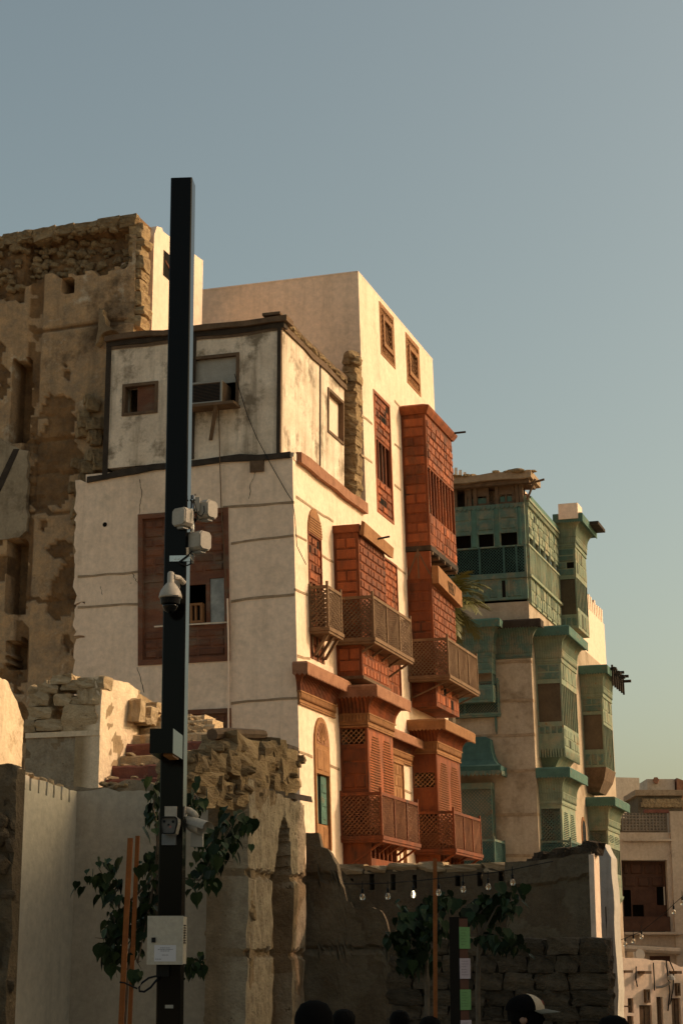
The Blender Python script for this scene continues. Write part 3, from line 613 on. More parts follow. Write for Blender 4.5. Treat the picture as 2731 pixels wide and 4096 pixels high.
# lower floor: cornices, bays, balconies
LB = spec(FR, G(482, 800), G(678, 545), G(700, 1620), G(868, 700)); u0, u1, nf, z0, z1 = LB
b1 = bay(house, FR, u0, u1, nf, 2.0, z1, [(.0, .2, 'fine'), (.42, .56, 'bars'), (.58, .98, 'carve')], [(.0, .2, 'stack'), (.45, .53, 'plain'), (.56, .63, 'lat'), (.66, .9, 'stack'), (.91, .985, 'lat')], m_wood, m_woodp, KEY, seed=81, label='lower red wooden bay window with carved oval screens')
cornice(house, FR, u0 - .01, u1 + .01, nf + .01, z1 - .02, m_woodp, m_wood, m_corn, proj=.36, hf=.24, hc=.42, hl=.2)
LB1 = LB
fl = framed(house, FR, (u1 - .02, FR.hit(G(930, 900))[0], 2.0, z1 - .35), [(0, .3, 'fine'), (.42, .55, 'bars'), (.57, 1, 'fine')], m_woodp, m_woodp, n=.03, seed=91, fw=.06)
u_c = u1 + .5
cornice(house, FR, u1 + .3, FR.hit(G(985, 640))[0], .04, z1 - .3, m_woodp, m_wood, m_corn, proj=.3, hf=.2, hc=.28, hl=.15)
cornice(house, FR, .02, u0 - .42, .02, FR.hit(G(192, 392))[1], m_woodp, m_wood, m_corn, proj=.31, hf=.22, hc=.4, hl=.2)
balc(G(782, 1045), G(792, 1398), G(1058, 1200), u0 - .14, m_wood, m_woodr, 5, 'reddish lattice balcony on the lower floor nearest the corner', 0, .6)
LB = spec(FR, G(1012, 900), G(1186, 745), G(1200, 1600), G(1363, 900)); u0, u1, nf, z0, z1 = LB
b2 = bay(house, FR, u0, u1, nf, 2.0, z1, [(.3, .42, 'plain'), (.44, .56, 'bars'), (.58, .98, 'carve')], [(.0, .3, 'stack'), (.6, .7, 'lat'), (.82, .9, 'lat')], m_wood, m_woodp, KEY, seed=101, label='lower red wooden bay window farther along the street')
cornice(house, FR, u0 - .01, u1 + .01, nf + .01, z1 - .02, m_woodp, m_wood, m_woodp, proj=.36, hf=.24, hc=.36, hl=.2)
balc(G(1318, 1185), G(1326, 1490), G(1518, 1300), u0 - .14, m_wood, m_woodr, 3, 'reddish lattice balcony on the lower floor farther along', 0, .6)
# the weathered upper room with its dark timber frame
FA = Fr(FR.W(0, 0, 12.7), EU, -EV); FAL = Fr(FR.W(0, 0, 12.7), EV, -EU); NA = -.30
acw = FAL.rect(E(110, 552), E(352, 800)); smw = FAL.rect(A(872, 1300), A(1086, 1470)); rw = FA.rect(E(872, 725), E(955, 1030), NA)
an = MB(); V0 = -NA; V1 = FAL.hit(A(762, 1400))[0]; zt = 15.66
an.holes(FAL, V0, V1, 12.76, zt, -.3, 0, [acw, smw]); an.holes(FA, .3, 4.62, 12.76, zt, NA - .3, NA, [rw]); an.box(FA, .3, 5.4, -4.7, NA - .3, zt - .2, zt - .05); an.box(FA, 4.3, 4.6, -4.7, NA - .3, 12.76, zt - .2)
room = an.build('upper_room', m_plaster_old, house); room['label'] = 'stained plastered upper room framed in dark timber'
MB().box(FA, .32, 4.2, -1.5, -1.45, 12.8, 15.3).build('dark_interior', m_void, room); MB().box(FAL, .5, 4.6, -1.3, -1.25, 12.8, 15.3).build('dark_interior', m_void, room)  # black sheets again stand in for the unlit room
def beam(F, pts, n0, n1, h, mat, name='beam', par=None):
    m = MB(); k = len(pts); vs = []
    for u, z in pts: vs += [F.W(u, n0, z), F.W(u, n1, z - R(0, .02)), F.W(u, n1, z + h + R(-.02, .02)), F.W(u, n0, z + h)]
    fs = [(i * 4 + a, i * 4 + (a + 1) % 4, (i + 1) * 4 + (a + 1) % 4, (i + 1) * 4 + a) for i in range(k - 1) for a in range(4)] + [(0, 1, 2, 3), tuple(range(4 * k - 4, 4 * k))]
    return m.add(vs, fs).build(name, mat, par or room)
def run(a, b, z, k=9, j=.02): return [(a + (b - a) * i / k, z + R(-j, j)) for i in range(k + 1)]
beam(FAL, run(V0 - .1, V1 + .1, zt), -.2, .04, .11, m_dark); beam(FAL, run(V0 - .18, V1 + .12, zt + .12), -.35, .12, .12, m_tbrown, 'roof_edge'); beam(FAL, run(V0 - .05, V1 + .05, zt - .07), .003, .02, .07, m_tbrown)
beam(FA, run(0, 4.7, zt), NA - .2, NA + .05, .12, m_tbrown); 
for k in range(22): x = .1 + k * .215; stone(room, FA.W(x, NA - .05, zt + .2 + R(-.02, .03)), (.2, .26, .15), m_stone, (R(-.2, .2), R(-.2, .2), R(0, 1)))
beam(FA, run(-.1, 5.0, zt + .28, 14, .03), NA - .4, NA + .02, .06, m_tbrown, 'roof_edge')
MB().box(FAL, V0 - .02, V0 + .06, .003, .035, 12.76, zt).build('corner_post', m_dark, room); MB().box(FA, -.03, .06, NA + .003, NA + .03, 12.76, zt).build('corner_post', m_tbrown, room)
MB().box(FAL, V1 - .02, V1 + .1, -.3, .03, 12.5, zt + .02).build('corner_post', m_dark, room); 
for v in (FAL.hit(E(116, 700))[0] + .03,): MB().box(FAL, v - .04, v + .04, .003, .03, 12.8, zt).build('post', m_dark, room)
for x in (FA.hit(E(825, 800), NA)[0],): MB().box(FA, x - .03, x + .03, NA + .003, NA + .02, 12.78, zt).build('post', m_dark, room)
rb = FR.hit(E(690, 1100)); rb2 = FR.hit(E(1072, 1412))
beam(FR, [(rb[0] + (rb2[0] - rb[0]) * i / 8, 12.58 + R(-.02, .02)) for i in range(9)], .003, .13, .24, m_corn, 'sill_beam')
MB().box(FA, .05, 5.3, NA - .1, .02, 12.60, 12.76).build('ledge', m_plaster_old, room)
for r, f, nn in ((acw, FAL, 0), (smw, FAL, 0), (rw, FA, NA)):
    MB().holes(f, r[0] - .05, r[1] + .05, r[2] - .05, r[3] + .05, nn - .16, nn + .03, [(r[0] + .02, r[1] - .02, r[2] + .02, r[3] - .02)]).build('window_frame', m_tbrown, room)
MB().box(FAL, smw[0] + .02, (smw[0] + smw[1]) / 2 + .1, -.12, -.07, smw[2] + .02, smw[3] - .02).build('shutter_board', m_wood_l, room)
MB().box(FAL, acw[0] + .02, acw[1] - .02, -.12, -.07, (acw[2] + acw[3]) / 2 - .05, acw[3] - .02).build('white_board', m_white, room)
MB().box(FA, rw[0] + .02, rw[1] - .02, NA - .14, NA - .10, rw[2] + .02, rw[3] - .02).build('blind_board', m_plaster_new, room)
# stacked-stone pier between the room and the upper block
zz = 12.95
while zz < 16.5:
    hh = R(.16, .3); stone(house, FA.W(5.12, NA + .06 + R(-.03, .03), zz + hh / 2), (.5, .36, hh * 1.05), m_stone, (0, 0, math.pi / 2 - TH + R(-.06, .06)), True, 'pier_stone'); zz += hh
for k in range(7): stone(house, FA.W(5.05 + R(-.35, .3), NA + .1 + R(-.1, .1), 16.5 + R(-.12, .14)), (R(.2, .4), R(.2, .35), R(.14, .22)), m_stone, (R(-.3, .3), R(-.3, .3), R(0, 3)), False, 'pier_stone')
# cables on the wall
def cable(pts, r, mat, label, cat='cable', group=None, name='cable'):
    m = MB().tube(pts, r, 5); o = m.build(name, mat, None, loc=pts[-1]); tag(o, label, cat, group); return o
cable([FL.W(*(lambda h: (h[0], .06, h[1]))(FL.hit(p))) for p in (E(345, 640), E(420, 880), E(470, 1000), E(560, 1170), E(640, 1310), E(676, 1365), E(690, 1470), E(700, 1620), F_(235, 480))], .009, m_blackp, 'thin dark cable sagging down the white wall from the upper room')
cable([FL.W(*(lambda h: (h[0], .07, h[1]))(FL.hit(p))) for p in (E(256, 800), E(262, 1100), N(1175, 450), N(1215, 1100), N(1255, 1750))], .012, m_tbrown, 'straight rusty pipe hanging below the air conditioner', 'pipe', name='pipe')
cable([FL.W(*(lambda h: (h[0], .07, h[1]))(FL.hit(p))) for p in (N(1265, 1770), (919, 2600), (919, 2920))], .022, m_plaster_new, 'pale vertical drain pipe beside the brown window', 'pipe', name='pipe')
# air conditioner
a, b, c, d = acw; t = thing('air_conditioner', FAL.W((a + b) / 2, .2, c), 'old window air conditioner jutting from the stained upper room', 'air conditioner')
q = FAL.rect(E(100, 690), E(268, 795), .35); q = (q[0], q[1] + .25, q[2], q[3])
MB().box(FAL, q[0], q[1], -.2, .36, q[2], q[3]).build('casing', m_tbrown, t); g_ = MB()
for k in range(12): z = q[2] + .05 + (q[3] - q[2] - .1) * k / 12; g_.box(FAL, q[0] + .04, q[1] - .04, .362, .375, z, z + .018)
g_.build('grille', m_blackp, t); MB().holes(FAL, q[0] - .005, q[1] + .005, q[2] - .005, q[3] + .005, .34, .38, [(q[0] + .035, q[1] - .035, q[2] + .035, q[3] - .035)]).build('grille_frame', m_grey, t)
MB().box(FAL, q[0] - .3, q[1] + .1, 0, .42, q[2] - .07, q[2] - .006).build('shelf', m_tbrown, t)
for v in (q[0] + .1, q[1] - .1): MB().hexa([FAL.W(v + .25, .003, q[2] - .75), FAL.W(v + .32, .003, q[2] - .75), FAL.W(v + .32, .05, q[2] - .75), FAL.W(v + .25, .05, q[2] - .75), FAL.W(v, .3, q[2] - .07), FAL.W(v + .07, .3, q[2] - .07), FAL.W(v + .07, .38, q[2] - .07), FAL.W(v, .38, q[2] - .07)]).build('brace', m_tbrown, t)
t = thing('air_conditioner', FL.W(gx[2] + .2, 0, zo0), 'boxed air conditioner set in the brown panelled window', 'air conditioner')
q = FL.rect(N(710, 1830), N(890, 2100), .06); MB().holes(FL, q[0], q[1], q[2], q[3], -.1, .06, [(q[0] + .05, q[1] - .05, q[2] + .05, q[3] - .05)]).build('casing_frame', m_woodp, t); g_ = MB().box(FL, q[0] + .05, q[1] - .05, -.08, -.05, q[2] + .05, q[3] - .05); g_.build('grille', m_blackp, t)
MB().box(FL, q[0] + .14, q[0] + .18, -.04, .05, q[2] + .05, q[3] - .05).build('grille_bar', m_woodp, t)

# ------------------------------------------------------------------ the tall ruin at the left
FL0 = Fr(c0, EV, -EU); FR0 = Fr(c0, EU, -EV); NR = -.6
m_ruinplaster_d = pmat('grimy_plaster', (.40, .31, .215), (.28, .21, .14), 1.6, .93, .5, 10, stain=(.15, .105, .065), sscale=1.1, sthr=(.5, .64), streak=.6, streakc=(.14, .1, .06))
ruin = thing('ruined_house', FL0.W(6, NR, -.9), 'tall crumbling brown ruin with exposed rubble and a white sunlit flank, far left', 'house')
def hA(p, n=NR): return FL0.hit(p, n)
ve = hA(A(945, 600))[0]; vl = hA((-220, 2000))[0]
top_pts = [hA(p) for p in (A(950, 108), A(800, 122), A(560, 160), A(300, 205), A(200, 215), A(0, 250))]; top_pts.append((vl, top_pts[-1][1] - .5))
tpf = lerp_path(top_pts)
slots = [FL0.rect(A(105, 1130), A(205, 1690), NR), FL0.rect(B(78, 640), B(170, 1130), NR), FL0.rect(A(440, 565), A(510, 645), NR), FL0.rect(B(75, 1330), B(165, 1510), NR)]
zr0 = hA(A(500, 520))[1]; zr1 = hA(A(500, 255))[1]; vr0 = hA(A(880, 400))[0]; vr1 = hA(A(180, 400))[0]
pil = hA(B(205, 500))[0]; lines = [hA(A(500, 890))[1], hA(A(500, 1660))[1], hA(B(450, 160))[1], hA(B(450, 430))[1], hA(B(450, 1040))[1]]
def hf_ruin(v, z):
    b = .05 * fbm((v * 1.1, z * 1.1, 3), 5); p = fbm((v * .55 + 7, z * .5, 1), 6) + .25 * (z - 13) / 5
    pt = 1. if p > -.22 else 0.
    n = b * .6 + (.045 if pt else -.02 + .05 * fbm((v * 5, z * 5, 9), 3))
    rub = v > vr0 - .1 + .15 * fbm((z * 2, 3, 3)) and (zr0 + .3 * fbm((v * 1.3, 4, 4)) + (.45 if v > vr1 else 0) * -1 < z < zr1 + .12 * fbm((v * 2, 8, 4)))
    if rub or z > tpf(v) - .45: pt = 0.; n = -.28 + .10 * fbm((v * 4, z * 4, 2), 4) if rub and v < vr1 else -.05 + .1 * fbm((v * 4, z * 4, 2), 4)
    for zl in lines:
        if abs(z - zl - .05 * fbm((v, zl, 0))) < .045 and v < pil + .1: n -= .05; pt = 0
    if abs(v - pil) < .17: n -= .07; pt = 0 if fbm((v, z * 2, 7)) > -.2 else pt
    for (a, b_, c, d) in slots:
        if a < v + .02 * fbm((z * 3, 1, 2)) < b_ and c < z < d: n = -.5; pt = 0
    return n, pt
rw_ = relief('wall', FL0, ve, vl, -3, tpf, .085, lambda u, z: (NR + hf_ruin(u, z)[0], hf_ruin(u, z)[1]), m_ruin, ruin, th=1.6)
for k in range(240):                                      # rubble courses showing through
    v = R(vr0, vl); f = (v - vr0) / (vl - vr0); z = R(zr0 + (.1 if v < vr1 else -.3), zr1) if k < 150 else R(zr1, tpf(v) - .1)
    big = R(.09, .2); stone(ruin, FL0.W(v, NR + (-.28 if v < vr1 and z < zr1 else -.02) + R(-.03, .05), z), (big * R(1, 1.5), big, big * R(.7, 1)), m_stone, (R(-.3, .3), R(-.3, .3), TH + R(-.4, .4)))
v = ve
while v < vl - .3:                                        # capstones of the broken top
    wd = R(.3, .7); stone(ruin, FL0.W(v + wd / 2, NR - .12, tpf(v + wd / 2) - .14 + R(-.03, .03)), (wd * 1.04, .45, R(.24, .32)), m_stone, (0, R(-.05, .05) + .04, -TH + math.pi), True); v += wd
z = hA(A(950, 890))[1]
while z < tpf(ve) - .5:                                   # toothed end where the wall tore away
    hh = R(.2, .42); stone(ruin, FL0.W(ve + R(-.06, .1), NR - .22, z + hh / 2), (R(.3, .5), .5, hh), m_stone, (0, 0, -TH), True); z += hh
for k in range(26):
    p = FL0.hit(B(R(560, 690), R(0, 420)), -.3); 
for k in range(34):                                       # stones between ruin and white house
    q = hA(random.choice([A(R(545, 690), R(1340, 1900)), B(R(500, 600), R(0, 700))]), -.35); stone(ruin, FL0.W(q[0], -.5, q[1]), (R(.2, .42), .3, R(.16, .3)), m_stone, (R(-.1, .1), R(-.1, .1), TH), True)
up = hA(A(700, 760), -.3); MB().prism(FL0, rag([hA(p, -.3) for p in (A(690, 755), A(715, 760), A(735, 860), A(805, 905), A(720, 920), A(670, 1010), A(690, 860))], .02, .1, 3), -.62, -.3).build('wall_stub', m_ruin2, ruin)
q = [hA(p) for p in (B(0, 230), B(110, 0), B(150, 0), B(40, 250), B(0, 330))]; MB().prism(FL0, q, NR + .02, NR + .1).build('slanting_beam', m_dark, ruin)
q = rag([hA(p) for p in (A(-200, 1500), A(60, 1700), A(205, 1760), B(200, 560), B(150, 615), B(-200, 640))], .03, .15, 6); MB().prism(FL0, q, NR - .05, NR + .085).build('plaster_sheet', m_ruinplaster_d, ruin)
# white flank
vt = FL0.hit(A(1066, 600), -1.3)[0]; FT = Fr(FL0.W(vt, 0, 0), EU, -EV)
ta = FT.hit(A(1080, 152)); tb = FT.hit(A(1416, 422)); zt_ = ta[1]
tw_ = MB(); ue = tb[0]
tw_.prism(FT, [(1.3, 9), (ue, 9), (ue, tb[1]), (ta[0] + .5, zt_ - .05), (1.75, zt_ + .02), (1.45, zt_ - .06), (1.3, zt_ - .35)], -.5, 0)
tw_.box(FL0, vt + .003, ve + 1.2, -1.75, -1.3, 9, zt_ - .4)
vr = FL0.hit(A(960, 600), NR - .2)[0]
tw_.prism(FT, rag([(NR * -1 + .12, 12), (1.3, 12), (1.3, zt_ - .9), (.95, zt_ - .75), (.75, zt_ - 1.6), (.85, zt_ - 2.2), (.72, zt_ - 3)], .02, .3, 2), -(ve - vt) - .5, -(vr - vt))
tw_.build('white_flank', m_plaster_new, ruin)
r = FT.rect(A(1140, 400), A(1190, 570)); MB().box(FT, r[0], r[1] + .4, -.02, .006, r[2], r[3] + .2).build('window_opening', m_void, ruin)
bo = FT.hit(A(1150, 420)); MB().tube([FT.W(bo[0], .0, bo[1]), FT.W(bo[0] + .7, .05, bo[1] - .35)], .03).build('broken_bar', m_wood_l, ruin)

# ------------------------------------------------------------------ broken stair and its cheek walls
cs = at((400, 2960), 30.0); FS = Fr(cs, EU, -EV); FSL = Fr(cs, EV, -EU)
stair = thing('ruined_stair', FS.W(0, 0, -.7), 'ruined sunlit stair with stone cheek wall and maroon-painted steps', 'ruin')
tp = lerp_path([FS.hit(p) for p in (Cc(790, 205), Cc(850, 225), Cc(1000, 255), Cc(1100, 320), Cc(1160, 350), Cc(1265, 425))]); ul = FS.hit(Cc(1275, 425))[0]
relief('cheek_wall', FS, 0.0, ul, 3.4, lambda u: tp(u) + .03 * fbm((u * 4, 2, 2)), .06, lambda u, z: (.025 * fbm((u * 2, z * 2, 4), 5) - (.10 if u > 1.5 and fbm((u * 2.2, z * 2.2, 1)) > -.05 else 0), 1. if fbm((u * 1.2, z * 1.2, 6)) > -.45 and u < 1.5 else 0.), pmat('cheek_plaster', (.40, .28, .165), (.28, .19, .11), 3, .95, .7, 14, patch=((.80, .62, .44), (.70, .53, .37)), streak=.2, bdist=.04), stair, th=.45)
# block face towards the camera
lw = FSL.hit(Cc(195, 900))[0]
bz = [FSL.hit(Cc(500, y))[1] for y in (1010, 690, 640, 545, 430, 300, 205)]
MB().box(FSL, .03, lw, -.5, -.09, 3.2, bz[3]).build('core', m_ruin2, stair)
relief('lower_face', FSL, .02, lw, 3.2, lambda u: bz[1] + .02, .06, lambda u, z: (.02 * fbm((u * 2, z * 2, 4), 5) - .02, 1. if fbm((u, z, 6)) > -.3 else 0), m_ruin2, stair, th=.1)
MB().box(FSL, .0, lw, -.2, .015, bz[1] + .02, bz[2]).build('string_course', m_ruinplaster, stair)
def blk(a, b, y0, y1, mat=m_stone_lit):
    p = FSL.hit(Cc(a, y1)); q = FSL.hit(Cc(b, y0)); stone(stair, FSL.W((p[0] + q[0]) / 2, -.18, (p[1] + q[1]) / 2), (abs(p[0] - q[0]) * 1.08, .42, abs(p[1] - q[1]) * 1.1), mat, (R(-.03, .03), R(-.03, .03), -TH + R(-.05, .05)), True)
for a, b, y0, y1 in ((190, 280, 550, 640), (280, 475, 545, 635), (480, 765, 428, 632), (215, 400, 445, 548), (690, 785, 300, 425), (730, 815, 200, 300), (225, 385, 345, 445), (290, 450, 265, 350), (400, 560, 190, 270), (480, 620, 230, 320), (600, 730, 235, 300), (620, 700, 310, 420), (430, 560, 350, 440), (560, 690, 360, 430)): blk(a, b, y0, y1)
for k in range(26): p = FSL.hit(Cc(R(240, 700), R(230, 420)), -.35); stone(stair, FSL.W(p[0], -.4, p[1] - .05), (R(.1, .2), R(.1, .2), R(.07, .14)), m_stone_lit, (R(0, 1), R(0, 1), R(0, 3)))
for a, b, y0, y1 in ((1050, 1100, 405, 560), (1105, 1225, 470, 575), (1100, 1160, 540, 580), (1160, 1260, 430, 480)):
    p = FS.hit(Cc(a, y1), .12); q = FS.hit(Cc(b, y0), .12); stone(stair, FS.W((p[0] + q[0]) / 2, .1, (p[1] + q[1]) / 2), (.28, .3, abs(p[1] - q[1]) * 1.05), m_stone_lit, (0, 0, -TH), True)
# steps run to the right of the cheek wall
ny = 8; 
sy = [1040, 1005, 905, 828, 735, 665, 610, 570, 535]; mats = [m_redpaint, m_redpaint, m_stone_lit, m_redpaint, m_stone_lit, m_stone_lit, m_stone_lit, m_stone_lit]
for k in range(8):
    u = .25 + .27 * k; n0, zt1 = FS.hitu(Cc(1000, sy[k + 1]), u); zb1 = FS.hitu(Cc(1000, sy[k]), u)[1]
    nL = .0; nR_ = FS.hitu(M([420, 300, 520, 300, 330, 285, 270, 215][k], 300), u)[0]
    q = MB(); nn = 14; mat = mats[k]
    vs = []
    for i in range(nn + 1):
        n = nL + (nR_ - nL) * i / nn; j = R(-.03, .03)
        vs += [FS.W(u + j, n, zb1 - .12), FS.W(u + j, n, zt1 - .03 + R(-.015, .015)), FS.W(u + .03 + j, n, zt1 + R(-.012, .012)), FS.W(u + .5, n, zt1 + R(-.02, .02)), FS.W(u + .5, n, zb1 - .12)]
    fs = [(i * 5 + a, i * 5 + a + 1, i * 5 + a + 6, i * 5 + a + 5) for i in range(nn) for a in range(4)] + [tuple(range(5)), tuple(range(nn * 5, nn * 5 + 5))]
    q.add(vs, fs).build('step', mat, stair)
    for i in range(5): stone(stair, FS.W(u + R(.05, .2), R(nL + .1, nR_ - .1), zt1 + .02), (R(.06, .2), R(.06, .16), R(.03, .08)), m_stone_lit, (R(0, .3), R(0, .3), R(0, 3)))
# sunlit stub of wall at the very left
cw = at((95, 2900), 33.2); FW = Fr(cw, EU, -EV)
stub = thing('ruined_wall', FW.W(-.5, 0, -.7), 'sunlit pale plaster stub of wall at the left edge', 'wall')
tq = lerp_path([FW.hit(p) for p in (Cc(-120, 170), Cc(10, 220), Cc(60, 235), Cc(95, 330), Cc(140, 400), Cc(160, 480), Cc(182, 560))])
relief('broken_wall', FW, FW.hit(Cc(-200, 500))[0], 0.0, 3.5, lambda u: tq(u) + .02 * fbm((u * 9, 1, 1)), .05, lambda u, z: (.03 * fbm((u * 2, z * 2, 4), 5), 1. if fbm((u * 1.5, z * 1.2, 2)) > -.35 else 0.), m_ruinplaster, stub, th=.4)

# ------------------------------------------------------------------ shaded walls of the roofless room
cb = at((305, 3300), 27.6); FB = Fr(cb, EU, -EV); FBL = Fr(cb, -EV, -EU)           # FBL: u runs right
rm_l = thing('plaster_wall', FB.W(-1, 0, -.65), 'smooth grey-white plaster wall with a row of dark notches at its top', 'wall')
tl = lerp_path([FB.hit(p) for p in (Cc(135, 955), Cc(250, 1000), Cc(450, 1060), Cc(590, 1105))]); ua = FB.hit((40, 3300))[0]
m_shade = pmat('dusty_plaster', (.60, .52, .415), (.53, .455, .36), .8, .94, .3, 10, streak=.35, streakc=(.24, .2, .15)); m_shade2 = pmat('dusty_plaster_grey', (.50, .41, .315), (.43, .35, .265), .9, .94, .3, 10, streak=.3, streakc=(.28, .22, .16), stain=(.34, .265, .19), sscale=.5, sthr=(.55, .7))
nh = []
for k, x in enumerate((187, 243, 308, 370, 427, 487, 546)):
    u, z = FB.hit(Cc(x, 1000 + (x - 187) * .29)); nh.append((u - .03, u + .03, tl(u) - .27 + R(-.03, .03), tl(u) - .02 + R(-.01, .03)))
zmin = min(tl(u) for u in (ua, 0)) - .28
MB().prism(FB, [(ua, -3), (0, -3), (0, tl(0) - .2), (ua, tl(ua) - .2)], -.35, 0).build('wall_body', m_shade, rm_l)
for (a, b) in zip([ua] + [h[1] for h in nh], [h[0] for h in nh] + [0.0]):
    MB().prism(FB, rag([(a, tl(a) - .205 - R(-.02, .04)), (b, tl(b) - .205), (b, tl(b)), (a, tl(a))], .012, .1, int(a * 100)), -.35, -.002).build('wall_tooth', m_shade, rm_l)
MB().prism(FB, [(ua, tl(ua) - .4), (-.01, tl(0) - .4), (-.01, tl(0) - .04), (ua, tl(ua) - .04)], -.34, -.16).build('notch_backing', m_dark, rm_l)  # dark sheet paints the shade inside the notches
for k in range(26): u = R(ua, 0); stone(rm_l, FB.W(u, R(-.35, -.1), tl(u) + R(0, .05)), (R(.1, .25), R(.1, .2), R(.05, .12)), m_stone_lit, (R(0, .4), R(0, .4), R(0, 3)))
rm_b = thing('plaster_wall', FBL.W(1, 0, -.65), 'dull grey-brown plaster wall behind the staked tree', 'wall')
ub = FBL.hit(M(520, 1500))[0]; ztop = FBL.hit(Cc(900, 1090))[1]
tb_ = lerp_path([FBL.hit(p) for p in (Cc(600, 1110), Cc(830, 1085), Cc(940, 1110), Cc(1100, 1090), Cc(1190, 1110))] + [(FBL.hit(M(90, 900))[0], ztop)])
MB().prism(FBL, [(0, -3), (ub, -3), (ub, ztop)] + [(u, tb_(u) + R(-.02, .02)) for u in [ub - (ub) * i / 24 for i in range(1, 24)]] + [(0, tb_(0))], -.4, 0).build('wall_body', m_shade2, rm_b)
relief('earth_top', FBL, -.3, ub, 3.2, lambda u: ztop + .06 + .07 * fbm((u * 1.6, 3, 3), 4) + .05 * math.exp(-((u - .75) / .22) ** 2), .06, lambda u, z: (-.06 + .05 * fbm((u * 3, z * 3, 8), 4) - max(0, z - ztop) * .5, .4), m_ruin2, rm_b, th=2.2)
for k in range(34): u = R(0, ub); stone(rm_b, FBL.W(u, R(-.8, -.05), ztop + .05 + R(-.06, .08)), (R(.1, .3), R(.1, .2), R(.05, .11)), m_stone, (R(0, .4), R(0, .4), R(0, 3)))
# near rubble wall at the frame's left edge
cl = at((36, 3600), 24.0); FN = Fr(cl, EV, -EU)
near = thing('rubble_wall', FN.W(1, 0, -.55), 'dark jagged rubble wall end at the lower left edge', 'wall')
tn = lambda u: 4.42 + .12 * fbm((u * 2, 1, 5)) + .05 * u
relief('broken_wall', FN, -.05, 2.2, -2.5, tn, .05, lambda u, z: (.10 * fbm((u * 2.2, z * 1.6, 3), 5) + .12 * abs(fbm((u * 1.1, z * .9, 9), 3)), 0.), pmat('rubble_core', (.17, .12, .075), (.10, .07, .043), 4, .96, 1., 12, bdist=.08), near, th=.22)
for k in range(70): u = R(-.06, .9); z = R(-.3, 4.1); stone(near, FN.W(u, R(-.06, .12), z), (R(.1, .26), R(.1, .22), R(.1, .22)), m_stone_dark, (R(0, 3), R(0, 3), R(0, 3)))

# ------------------------------------------------------------------ thick ruined wall with piers and arched niche
cm = at((992, 3500), 26.0); FM = Fr(cm, EU, -EV); FML = Fr(cm, EV, -EU)
mid = thing('ruined_wall', FM.W(1, 0, -.55), 'thick broken coral wall with two piers and a dark arched niche', 'wall')
ue = FM.hit(M(945, 1500))[0]; na = (FM.hit(M(725, 1300))[0], FM.hit(M(850, 1300))[0]); zs_ = FM.hit(M(770, 870))[1]; zl = [FM.hit(M(600, y))[1] for y in (1260, 1840)]
tm = lerp_path([(0, FM.hit(M(530, 560))[1]), (ue * .25, FM.hit(M(640, 640))[1]), (ue * .5, FM.hit(M(740, 680))[1]), (ue, FM.hit(M(915, 760))[1])])
def hf_mid(u, z):
    n = .035 * fbm((u * 3, z * 1.2, 4), 5) + .02 * fbm((u * 14, z * 2.5, 8), 3); p = 1. if fbm((u * .8, z * .7, 3)) > -.25 else 0.
    c = (na[0] + na[1]) / 2; hw = (na[1] - na[0]) / 2
    top = zs_ - .9 * ((abs(u - c) / hw) ** 2) if abs(u - c) < hw else -9
    if z < top: n = -.42 + .06 * fbm((u * 3, z * 3, 1), 4); p = 0.
    for q in zl:
        if abs(z - q - .03 * fbm((u * 2, q, 0))) < .05: n -= .06; p = 0.
    return n, p
relief('pier_face', FM, 0, ue, -2.5, lambda u: tm(u) + .05 * fbm((u * 5, 1, 1)), .05, hf_mid, m_ruin2, mid, th=.62)
nw = FML.hit(M(215, 1500))[0]
relief('torn_end', FML, .004, nw, -2.5, lambda u: FM.hit(M(530, 560))[1] - .3 * u + .1 * fbm((u * 4, 2, 2)), .05, lambda u, z: (.10 * fbm((u * 2.4, z * 2.4, 3), 5) - .12 - .2 * (u / nw) * (1 if fbm((z * 1.1, 2, 2)) > 0 else .3), 0.), m_ruin2, mid, th=.3)
for k in range(120): u = R(0, nw); z = R(-.3, 4.4); stone(mid, FML.W(u, -.12 + R(-.05, .05), z), (R(.07, .2), R(.07, .14), R(.06, .16)), m_stone, (R(-.4, .4), R(-.4, .4), R(0, 3)))
# courses of stones on its broken head
def mblk(x0, y0, x1, y1, n=-.1, mat=None, dep=.6):
    a = FM.hit(M(x0, y1), n); b = FM.hit(M(x1, y0), n)
    stone(mid, FM.W((a[0] + b[0]) / 2, n - .2, (a[1] + b[1]) / 2), (dep, abs(a[0] - b[0]) * .95, abs(a[1] - b[1]) * 1.05), mat or m_stone, (R(-.06, .06), R(-.06, .06), -TH + R(-.08, .08)), True)
for q in ((340, 410, 520, 540), (430, 480, 660, 680), (560, 420, 700, 560), (380, 310, 600, 440), (600, 330, 700, 470), (680, 320, 790, 480), (720, 390, 880, 600), (660, 560, 780, 700), (760, 580, 880, 660), (210, 400, 350, 520), (95, 420, 230, 520), (110, 530, 320, 650), (250, 600, 420, 760), (150, 640, 300, 760), (400, 620, 520, 760), (700, 300, 780, 380)): mblk(*q)
for k in range(48):
    q = FM.hit(M(R(100, 880), R(330, 700)), R(-.1, .05)); stone(mid, FM.W(q[0], R(-.2, -.04), q[1]), (R(.1, .3), R(.1, .28), R(.05, .12)), m_stone, (R(-.12, .12), R(-.12, .12), R(0, 3)), True)
MB().tube([FM.W(*(lambda h: (h[0], -.25, h[1]))(FM.hit(M(x, y), -.25))) for x, y in ((270, 250), (400, 242), (640, 252))], .085, 8, .075).build('log', m_tbrown, mid)
MB().hexa([FM.W(*(lambda h: (h[0], n, h[1]))(FM.hit(M(x, y), n))) for n in (-.35, -.02) for x, y in ((440, 640), (1000, 745), (990, 700), (450, 600))]).build('lintel_beam', m_dark, mid)
